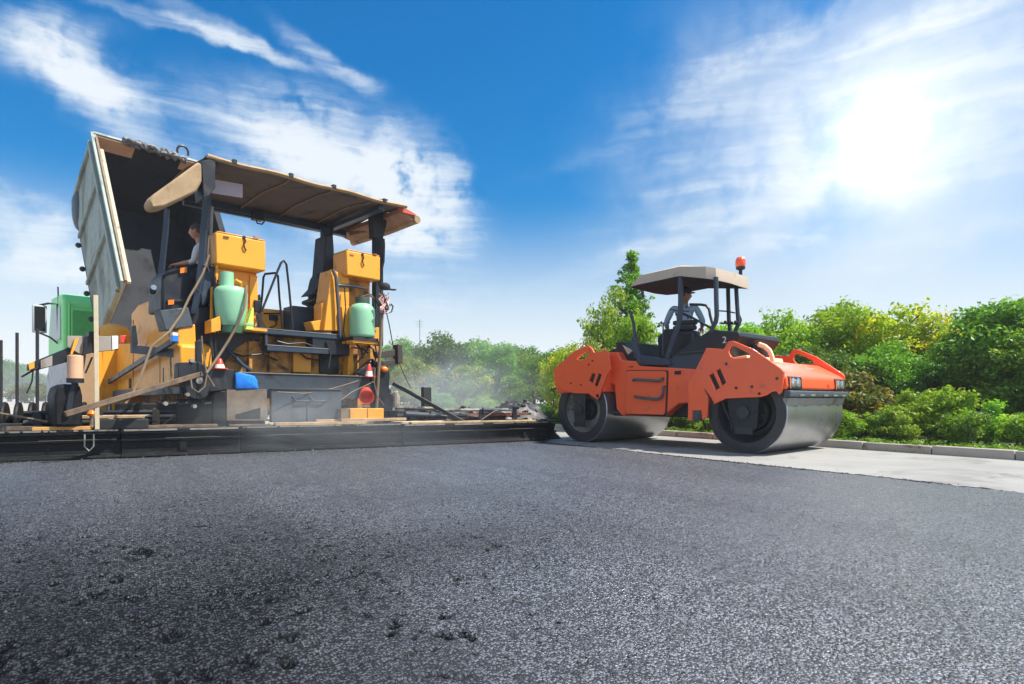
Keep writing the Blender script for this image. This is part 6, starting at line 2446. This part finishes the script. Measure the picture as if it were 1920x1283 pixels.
def loose_things():
    # cap and wires on the right hand post
    c = P.p3(725, 540, .52)
    m = MB(P)
    m.lathe([(.09, c[2] - .035), (.105, c[2] + .0), (.09, c[2] + .06), (.05, c[2] + .085), (0, c[2] + .09)], (c[0] - .04, c[1], 0), 'w', 18)
    m.prism([(c[0] + .03, c[1] - .06), (c[0] + .15, c[1] - .09), (c[0] + .19, c[1] - .04), (c[0] + .17, c[1] + .02), (c[0] + .03, c[1] + .06)], c[2] - .028, c[2] - .014, 'w')
    solo('black_cap', m, M_CAPCLOTH, 'black cap perched on top of the thin post at the right side of the paver', 'cap', smooth=50)
    r = random.Random(2)
    m = MB(P)
    for k in range(16):
        a = [(718 + r.uniform(-8, 12), 547 + r.uniform(0, 14)), (718 + r.uniform(-8, 16), 560 + r.uniform(0, 14)), (718 + r.uniform(-6, 12), 572 + r.uniform(0, 14)), (717 + r.uniform(-4, 6), 585 + r.uniform(-4, 6))]
        m.cur = k % 3
        m.tube([P.p3(x, y, .52 + r.uniform(-.08, .06)) for x, y in a], .012, 5)
    m.cur = 1
    m.tube([P.p3(716, 584, .5), P.p3(724, 588, .48), P.p3(734, 585, .48), P.p3(737, 575, .48), P.p3(733, 570, .48)], .014, 6)
    solo('wire_bundle', m, [M_PINK, M_HOSE, M_PINK], 'tangle of reddish and white wires hanging below the black cap', 'wires')
    # traffic cones
    for (x, y, hpx, v, lab) in ((412, 690, 17, .62, 'small red and white cone behind the blue bag'), (692, 705, 22, .55, 'small red and white cone on the dark block below the right arm')):
        c = P.pv(x, y + 3, v)
        b = P.pv(x, y - hpx, v)
        h = b[1] - c[1]
        f = Frame(*P.world((c[0], v, 0))[:2], 46)
        t = thing('traffic_cone', f, lab, 'cone', 'small red and white cones')
        t.location.z = c[1] + .004
        m = MB(f)
        m.box(-.09, .09, -.09, .09, 0, .018)
        part('base', m, M_RED, t, bev=.005)
        m = MB(f)
        m.cur = 1
        m.lathe([(.075, .018), (.058, h * .45)], (0, 0, 0), 'w', 18)
        m.cur = 0
        m.lathe([(.058, h * .45), (.032, h * .92), (.02, h), (0, h)], (0, 0, 0), 'w', 18)
        part('cone_body', m, [M_RED, M_WHITE], t)
    # blue bag on the beam
    c = S.p3(462, 716, .38)
    m = MB(S)
    q = [S.pv(x, y, .40) for x, y in ((440, 700), (449, 698), (478, 705), (483, 714), (484, 730), (440, 730))]
    loops = []
    r = random.Random(5)
    for i, (v, s) in enumerate(((.34, .75), (.36, .97), (.46, 1.0), (.56, .95), (.60, .7))):
        cx, cz = sum(a for a, b in q) / 6, sum(b for a, b in q) / 6
        loops.append([(cx + (a - cx) * s + r.uniform(-.008, .008), v + r.uniform(-.008, .008), max(q[-1][1] + .0, cz + (b - cz) * s)) for a, b in q])
    m.loft(loops)
    bb = solo('blue_bag', m, M_BLUE, 'bright blue plastic bag lying on top of the rusty box', 'bag', smooth=50, bev=.012)
    # red bucket lying behind the orange toolbox
    c = S.p3(686, 741, .5)
    f = Frame(*S.world((c[0], .5, 0))[:2], 30)
    m = MB(f)
    m.lathe([(.0, .0), (.09, .0), (.125, .22), (.13, .23), (.118, .23), (.085, .02), (0, .02)], (0, 0, 0), 'w', 24)
    b = solo('red_bucket', m, M_RED, 'red plastic bucket tipped over behind the orange toolbox', 'bucket')
    b.location.z = c[2] + .06
    b.rotation_euler = (math.radians(118), math.radians(24), math.radians(30))
    # orange toolbox
    q = [S.pv(x, y, .16) for x, y in ((656, 757), (719, 760), (719, 783), (656, 783))]
    t = Frame(*S.world(((q[0][0] + q[1][0]) / 2, .28, 0))[:2], 30)
    root = thing('toolbox', t, 'orange steel toolbox with two halves standing on the screed near the right post', 'toolbox')
    root.location.z = .403 + .045
    hw = (q[1][0] - q[0][0]) / 2
    hh = q[0][1] - q[3][1]
    m = MB(t)
    m.box(-hw, -.008, -.14, .14, 0, hh)
    part('box_half', m, M_YELLOW, root, bev=.008)
    m = MB(t)
    m.box(.008, hw, -.14, .14, 0, hh - .004)
    part('box_half', m, M_YELLOW, root, bev=.008)
    m = MB(t)
    m.box(-.007, .007, -.13, .13, .01, hh - .02)
    m.box(-hw - .14, -hw - .001, -.12, .14, .0, hh * .98)
    part('box_end', m, M_HOSEBROWN, root)
    # planks on the deck
    def plank(x0, y0, x1, y1, v, wd, th, mt, lab, z=None, grp='planks lying on the screed'):
        a, b = S.p3(x0, y0, v), S.p3(x1, y1, v)
        L = b[0] - a[0]
        z0 = (.419 if (a[0] + b[0]) / 2 < -2.7 else .401) if z is None else z
        m = MB(S)
        r = random.Random(int(x0 + y0))
        n = 7
        lo = []
        for i in range(n):
            u = a[0] + L * i / (n - 1)
            dv = r.uniform(-.008, .008)
            lo.append([(u, v + dv, z0), (u, v + wd + dv * .5, z0 + r.uniform(0, .003)), (u, v + wd + dv * .5, z0 + th + r.uniform(-.003, .003)), (u, v + dv, z0 + th + r.uniform(-.003, .003))])
        m.loft(lo)
        return solo('wooden_plank', m, mt, lab, 'plank', grp, bev=.004)
    plank(60, 800, 172, 800, .07, .20, .045, M_WOODOR, 'orange wooden plank on the left end of the screed')
    plank(-40, 800, 76, 800, .30, .20, .05, M_WOODDARK, 'dark wooden plank at the left edge of the picture on the screed')
    plank(118, 780, 271, 786, .34, .16, .04, M_WOOD, 'long brown plank lying behind the black slab on the left screed', .56)
    plank(278, 800, 408, 800, .10, .22, .04, M_WOODDARK, 'sooty plank on the screed below the black linkage')
    plank(516, 795, 700, 795, .05, .17, .045, M_WOOD, 'bleached plank nearest the edge of the screed below the dark chest')
    plank(505, 790, 590, 788, .235, .14, .04, M_WOODPALE, 'pale short plank lying in front of the dark tool chest')
    plank(594, 790, 690, 788, .24, .13, .05, M_WOOD, 'brown plank lying in front of the orange toolbox', .445 + .001)
    plank(640, 795, 762, 795, .06, .15, .045, M_WOOD, 'splintered plank end jutting out under the orange toolbox', .465)
    plank(738, 795, 830, 795, .22, .15, .04, M_WOODPALE, 'pale plank on the right part of the screed below the tie bar')
    plank(772, 797, 905, 797, .05, .14, .035, M_WOOD, 'brown plank along the right edge of the screed')
    plank(890, 795, 1010, 795, .06, .15, .03, M_WOOD, 'rightmost plank on the screed beside the asphalt heap')
    plank(430, 796, 508, 794, .06, .16, .03, M_WOODDARK, 'dark plank on the screed below the rusty box')
    m = MB(S)
    q = [S.pv(x, y, .06) for x, y in ((180, 800), (278, 800))]
    m.box(q[0][0], q[1][0], .06, .30, .418, .555)
    solo('black_slab', m, M_RUBBER, 'thick black rubber slab lying on the left screed beside the wooden stake', 'slab', bev=.012)
    # stake and rods
    m = MB(S)
    a, b = S.p3(178, 556, .16), S.p3(184, 790, .16)
    m.bar((b[0], .045, .42), (a[0] + .02, .045, a[2]), .05, .035)
    solo('wooden_stake', m, M_WOODPALE, 'tall pale wooden stake standing upright in front of the sensor arm', 'stake', bev=.003)
    for (px, yt, d, lab) in ((70, 617, 8.9, 'thin dark steel rod with the truck mirror right behind it'), (32, 624, 9.4, 'thin steel rod left of the one by the truck mirror'), (2, 638, 9.6, 'thin steel rod at the left edge of the picture')):
        f = Frame((px - CX) / FOC * d, d, 0)
        m = MB(f)
        m.tube([(0, 0, -.06), (0, 0, EYE + (HZ - yt) / FOC * d)], .022, 8)
        m.lathe([(.04, .34), (.04, .42), (0, .42)], (0, 0, 0), 'w', 10)
        solo('steel_rod', m, M_STEEL, lab, 'rod', 'steel rods at the left')


loose_things()


def caked():
    r = np.random.default_rng(44)
    pts, sz = [], []
    for _ in range(900):                      # mix stuck along the deck edge and on the deck
        u = r.uniform(-9.6, -.05)
        dz = .403 if u < -3.02 else .385
        k = r.random()
        if k < .45:
            p = (u, r.uniform(.0, .09) + .03, dz + .005)
        elif k < .75:
            p = (u, r.uniform(.1, .6), dz + .016)
        else:
            p = (u, r.uniform(-.10, .0), .022)
        pts.append(S.world(p))
        sz.append(r.uniform(.006, .024))
    lumps('caked_asphalt', pts, sz, M_CRUMB, 'crumbs of black asphalt caked on the edges of the screed', 9)


caked()


def heaps():
    r = np.random.default_rng(12)
    def mound(name, u0, u1, v0, v1, hf, lab, seed):
        nu, nv = 90, 40
        u = np.linspace(u0, u1, nu)
        v = np.linspace(v0, v1, nv)
        n1 = vnoise((nv, nu), 6, seed) * .16 + vnoise((nv, nu), 2.6, seed + 1) * .09 + vnoise((nv, nu), 14, seed + 2) * .24
        prof = np.sin(PI * np.clip((v - v0) / (v1 - v0), 0, 1)) ** .55
        z = hf(u)[None, :] * prof[:, None] + n1 * prof[:, None] - .06
        m = MB(S)
        vs = [(float(u[j]), float(v[i]), float(z[i, j])) for i in range(nv) for j in range(nu)]
        fs = [(i * nu + j, i * nu + j + 1, (i + 1) * nu + j + 1, (i + 1) * nu + j) for i in range(nv - 1) for j in range(nu - 1)]
        m.add(vs, fs)
        o = solo(name, m, M_CRUMB, lab, kind='stuff', smooth=40, clean=False)
        return u, v, z
    def h(u):
        return .40 + .22 * np.clip((u + 3.2) / 2.0, 0, 1) + .20 * np.exp(-((u - .14) / .5) ** 2) - .62 * np.clip((u - .36) / .36, 0, 1)
    u, v, z = mound('asphalt_heap', -3.3, .72, .56, 1.7, h, 'heap of hot black asphalt in front of the right end of the screed', 30)
    pts, sz = [], []
    for _ in range(260):
        j = r.integers(0, len(u))
        i = r.integers(4, len(v) - 6)
        q = S.world((u[j], v[i], z[i, j]))
        pts.append(q)
        sz.append(r.uniform(.012, .05))
    lumps('asphalt_lumps', pts, sz, surface('dusty_asphalt_lump', (.022, .021, .021), .7, col2=(.16, .145, .13), grain=6, amount=0.8), 'grey topped lumps lying on the heap of black asphalt', 4)
    def h2(u):
        return .52 + 0 * u
    mound('asphalt_windrow', -10.2, -3.4, .7, 2.0, lambda u: .40 + .06 * np.sin(3 * u), 'windrow of black asphalt ahead of the left part of the screed', 50)


heaps()
# ================================================================== TIPPER TRUCK
def build_truck():
    root = thing('tipper_truck', T, 'tipper truck with a green cab and its grey green body raised high behind the paver', 'truck')
    WID = 2.55
    phi = math.radians(58.4)
    L, Hh = 4.72, 2.35
    rr = (0.0, 3.395)                              # rear end of the rim, (v, w)
    ax = (math.cos(phi), math.sin(phi))            # along the floor, towards the front (up)
    pr = (-math.sin(phi), math.cos(phi))           # from the floor to the rim
    fr = (rr[0] - pr[0] * Hh, rr[1] - pr[1] * Hh)

    def at_(a, b):                                 # a along the floor, b above the floor
        return (fr[0] + ax[0] * a + pr[0] * b, fr[1] + ax[1] * a + pr[1] * b)
    def quad(a0, a1, b0, b1):
        return [at_(a0, b0), at_(a1, b0), at_(a1, b1), at_(a0, b1)]
    for (u0, u1, lab) in ((0, .06, 'left wall of the raised body, grey green outside'), (WID - .06, WID, None)):
        m = MB(T)
        m.prism(quad(0, L, .06, Hh), u0, u1, 'u')
        w = part('body_wall', m, M_BEDOUT, root, label=lab)
        m = MB(T)
        ui = (.0605, .075) if u0 == 0 else (WID - .075, WID - .0605)
        m.prism(quad(.02, L - .02, .10, Hh - .06), ui[0], ui[1], 'u')
        part('wall_lining', m, M_BEDIN, w)
        m = MB(T)
        if u0 == 0:
            m.prism(quad(0, L, Hh, Hh + .05), -.07, -.005, 'u')
            part('body_rim', m, M_BEDOUT, w, bev=.008)
            m = MB(T)
            m.prism(quad(0, L - .2, Hh, Hh + .09), .0, .055, 'u')
            part('body_rim', m, M_HOSEBROWN, w, bev=.008)
            m = MB(T)
            m.prism(quad(0, L - .55, Hh - .02, Hh + .05), .06, .14, 'u')
            part('body_rim', m, M_BEDRIM, w, bev=.008)
        else:
            m.prism(quad(0, L, Hh, Hh + .10), u0 - .05, u1 + .05, 'u')
            part('body_rim', m, M_BEDIN, w, bev=.01)
        m = MB(T)
        uo = (-.07, -.001) if u0 == 0 else (WID + .001, WID + .07)
        m.prism(quad(0.05, L, Hh - .34, Hh - .24), uo[0], uo[1], 'u')
        for a in (.0, 1.75, 3.3, 4.55):
            m.prism(quad(a, a + .10, .08, Hh - .36), uo[0], uo[1], 'u')
        part('wall_rib', m, M_BEDOUT, w, bev=.01)
    m = MB(T)
    m.prism(quad(-.05, L, 0, .06), 0, WID, 'u')
    part('body_floor', m, M_BEDIN, root)
    m = MB(T)
    m.prism(quad(L, L + .07, 0, Hh + .02), 0, WID, 'u')
    hb = part('headboard', m, M_BEDOUT, root)
    m = MB(T)
    m.prism(quad(L - .012, L - .001, .06, Hh - .02), .06, WID - .06, 'u')
    part('headboard_lining', m, M_BEDIN, hb)
    m = MB(T)                                      # peach strips along the top of the headboard, inner side
    m.prism(quad(L - .03, L - .0125, Hh - .42, Hh - .02), .06, .92, 'u')
    part('peach_strip', m, M_PEACH, hb)
    m = MB(T)
    m.prism(quad(L - .03, L - .0125, Hh - .36, Hh - .02), 2.02, WID - .06, 'u')
    part('peach_strip', m, M_PEACH, hb)
    m = MB(T)                                      # rolled sheet on the headboard
    r = random.Random(3)
    for k in range(5):
        pts = []
        for i in range(18):
            u = .62 + 1.5 * i / 17
            q = at_(L - .05 + r.uniform(-.04, .06), Hh + .04 + r.uniform(-.05, .06) + .03 * k - .10 * i / 17)
            pts.append((u, q[0], q[1]))
        m.tube(pts, .055, 6)
    part('rolled_sheet', m, M_SCREEN, hb)
    m = MB(T)
    q = at_(L, Hh + .1)
    m.tube([(2.02 + .14 * math.cos(a), q[0], q[1] + .10 + .16 * math.sin(a)) for a in np.linspace(-.4, PI + .4, 12)], .03, 8)
    part('lifting_ring', m, M_BLACK, hb)
    m = MB(T)                                      # rounded guard outside the front corner
    q = at_(L - .55, .35)
    m.ball((.06, q[0] + .25, q[1] + .05), (.15, .36, .60), 18, 12)
    part('ram_cover', m, M_NAVY, root, smooth=60)
    m = MB(T)
    for a in (.8, 1.6, 2.4, 3.2):
        q = at_(a, -.06)
        m.ball((-.04, q[0], q[1]), .07, 8, 6)
    part('floor_lug', m, M_BLACK, root, kind='stuff')
    m = MB(T)                                      # lift ram and body hinge frame
    m.tube([(1.27, 4.6, 1.15), (1.27, at_(3.6, 0)[0], at_(3.6, 0)[1])], [.14, .09], 12)
    part('lift_ram', m, M_STEEL, root)
    m = MB(T)
    for u in (.75, 1.72):
        m.box(u - .06, u + .06, 1.2, 8.6, .85, 1.12)
    m.box(.5, 2.05, 1.3, 1.5, .7, 2.2)
    part('chassis', m, M_BLACK, root)
    for v in (2.3, 3.6, 7.9):
        for u in (.28, WID - .28):
            m = MB(T)
            m.lathe([(.30, -.16), (.47, -.15), (.5, -.10), (.5, .10), (.47, .15), (.30, .16)], (u, v, .45), 'u', 32)
            w = part('wheel', m, M_RUBBER, root)
            m = MB(T)
            m.lathe([(.30, -.10), (.10, -.12), (0, -.12)], (u, v, .45), 'u', 20)
            part('rim', m, M_FENDER, w)
    # cab
    m = MB(T)
    c0, c1 = 5.55, 7.6
    def px_w(px, py, u=0):
        return T.pu(px, py, u)
    m.prism([(c0, 1.3), (c0 + .02, 3.62), (c0 + .25, 3.86), (c1 - .45, 3.86), (c1 - .05, 2.75), (c1, 1.3)], .0, WID, 'u')
    cab = part('cab', m, M_CAB, root, bev=.06)
    m = MB(T)
    m.box(.16, .80, c0 - .03, c0 + .01, 2.05, 3.45)
    m.box(.10, .14, c0 - .04, c0 + .01, 1.6, 3.6)
    part('rear_panel', m, M_CAB, cab, bev=.02)
    m = MB(T)
    m.box(.20, .76, c0 - .036, c0 - .031, 2.40, 3.38)
    m.box(.20, .76, c0 - .036, c0 - .031, 2.10, 2.34)
    part('recess_shade', m, surface('shaded_green_paint', (.08, .40, .11), .45), cab)  # shade of the recess painted as darker green plates
    m = MB(T)
    m.prism([(c0 + .35, 2.55), (c0 + .4, 3.5), (c1 - .65, 3.5), (c1 - .35, 2.65)], -.012, -.002, 'u')
    part('side_window', m, M_GLASS, cab)
    # mirror on its arm
    m = MB(T)
    a = T.p3u(66, 600, -.35)
    c = [T.p3u(x, y, -.35) for x, y in ((66, 620), (84, 622), (88, 578), (70, 576))]
    vc = sum(q[1] for q in c) / 4
    f0, f1 = min(q[2] for q in c), max(q[2] for q in c)
    m.box(-.55, -.22, vc - .06, vc + .06, f0, f1)
    mi = part('mirror', m, M_FENDER, root, bev=.03)
    m = MB(T)
    m.box(-.51, -.26, vc - .066, vc - .061, f0 + .05, f1 - .05)
    part('mirror_glass', m, M_GLASS, mi)
    m = MB(T)
    m.tube([(-.38, vc, f1), (-.2, vc - .1, f1 + .06), (.0, vc - .2, f1 + .05), (.02, vc - .2, f0 - .2)], .03, 8)
    m.tube([(-.38, vc, f0), (-.15, vc - .1, f0 - .12), (.02, vc - .2, f0 - .3)], .025, 8)
    m.tube([(.02, vc - .25, f1 - .2), (.0, vc - .25, f1 + .55)], .02, 6)
    part('mirror_arm', m, M_BLACK, mi)
    # pale fenders and tank along the side
    m = MB(T)
    m.prism([(4.3, 1.0), (4.35, 1.75), (5.4, 1.95), (7.0, 1.95), (7.55, 1.55), (7.55, .75), (7.0, .7), (6.6, .65), (4.4, .7)], -.05, .5, 'u')
    part('fender', m, M_FENDER, root, bev=.05)
    m = MB(T)
    m.box(-.04, .5, 2.9, 4.2, .60, 1.25)
    part('fuel_tank', m, M_FENDER, root, bev=.08)
    return root


build_truck()
# ================================================================== SMOKE AND AIR
def smoke(name, c, r, dens, label, seed):
    m = MB(G)
    m.ball((0, 0, 0), 1.0, 20, 14)
    me = m.mesh(name, G, 60)
    o = bpy.data.objects.new(name, me)
    COL.objects.link(o)
    o.location = c
    o.scale = r
    mat = bpy.data.materials.new(name)
    mat.use_nodes = True
    T_ = NT(mat.node_tree)
    T_.n.remove(T_.n['Principled BSDF'])
    out = T_.n['Material Output']
    co = T_.new('ShaderNodeTexCoord').outputs['Object']
    g = T_.new('ShaderNodeTexGradient', gradient_type='SPHERICAL')
    T_.put(g.inputs[0], co)
    f, _ = T_.noise(T_.mapping(co, loc=(seed, 0, 0)), 1.9, 4, 0.6, 0.6)
    d = T_.math('MULTIPLY', T_.smooth(g.outputs[1], 0.0, 0.75), T_.smooth(f, 0.36, 0.66))
    d = T_.math('MULTIPLY', d, dens)
    v = T_.new('ShaderNodeVolumePrincipled')
    v.inputs['Color'].default_value = (0.80, 0.86, 0.92, 1)
    v.inputs['Anisotropy'].default_value = 0.2
    T_.put(v.inputs['Density'], d)
    T_.l.new(v.outputs[0], out.inputs['Volume'])
    me.materials.append(mat)
    return tag(o, label, kind='stuff')


smoke('smoke', (-1.6, 15.5, 1.4), (3.2, 2.6, 2.5), 0.20, 'bluish smoke rising from the hot asphalt between paver and roller', 3.0)

smoke('smoke', (-3.2, 9.0, 0.45), (3.4, 0.9, 0.8), 0.42, 'thin bluish smoke drifting over the middle of the screed', 7.0)


def haze():
    m = MB(G)
    m.box(-1600, 1000, -500, 1900, -1.1, 14.0)
    me = m.mesh('haze', G, 0)
    o = bpy.data.objects.new('haze', me)
    COL.objects.link(o)
    mat = bpy.data.materials.new('haze')
    mat.use_nodes = True
    T_ = NT(mat.node_tree)
    T_.n.remove(T_.n['Principled BSDF'])
    v = T_.new('ShaderNodeVolumePrincipled')
    v.inputs['Color'].default_value = (0.85, 0.90, 0.96, 1)
    v.inputs['Density'].default_value = 0.0011
    v.inputs['Anisotropy'].default_value = 0.3
    T_.l.new(v.outputs[0], T_.n['Material Output'].inputs['Volume'])
    me.materials.append(mat)
    tag(o, 'thin pale haze in the air over the whole place', kind='stuff')


USE_HAZE = True
if USE_HAZE:
    haze()
SC.cycles.volume_bounces = 1
SC.cycles.max_bounces = 8
SC.cycles.transparent_max_bounces = 8
SC.cycles.use_denoising = True
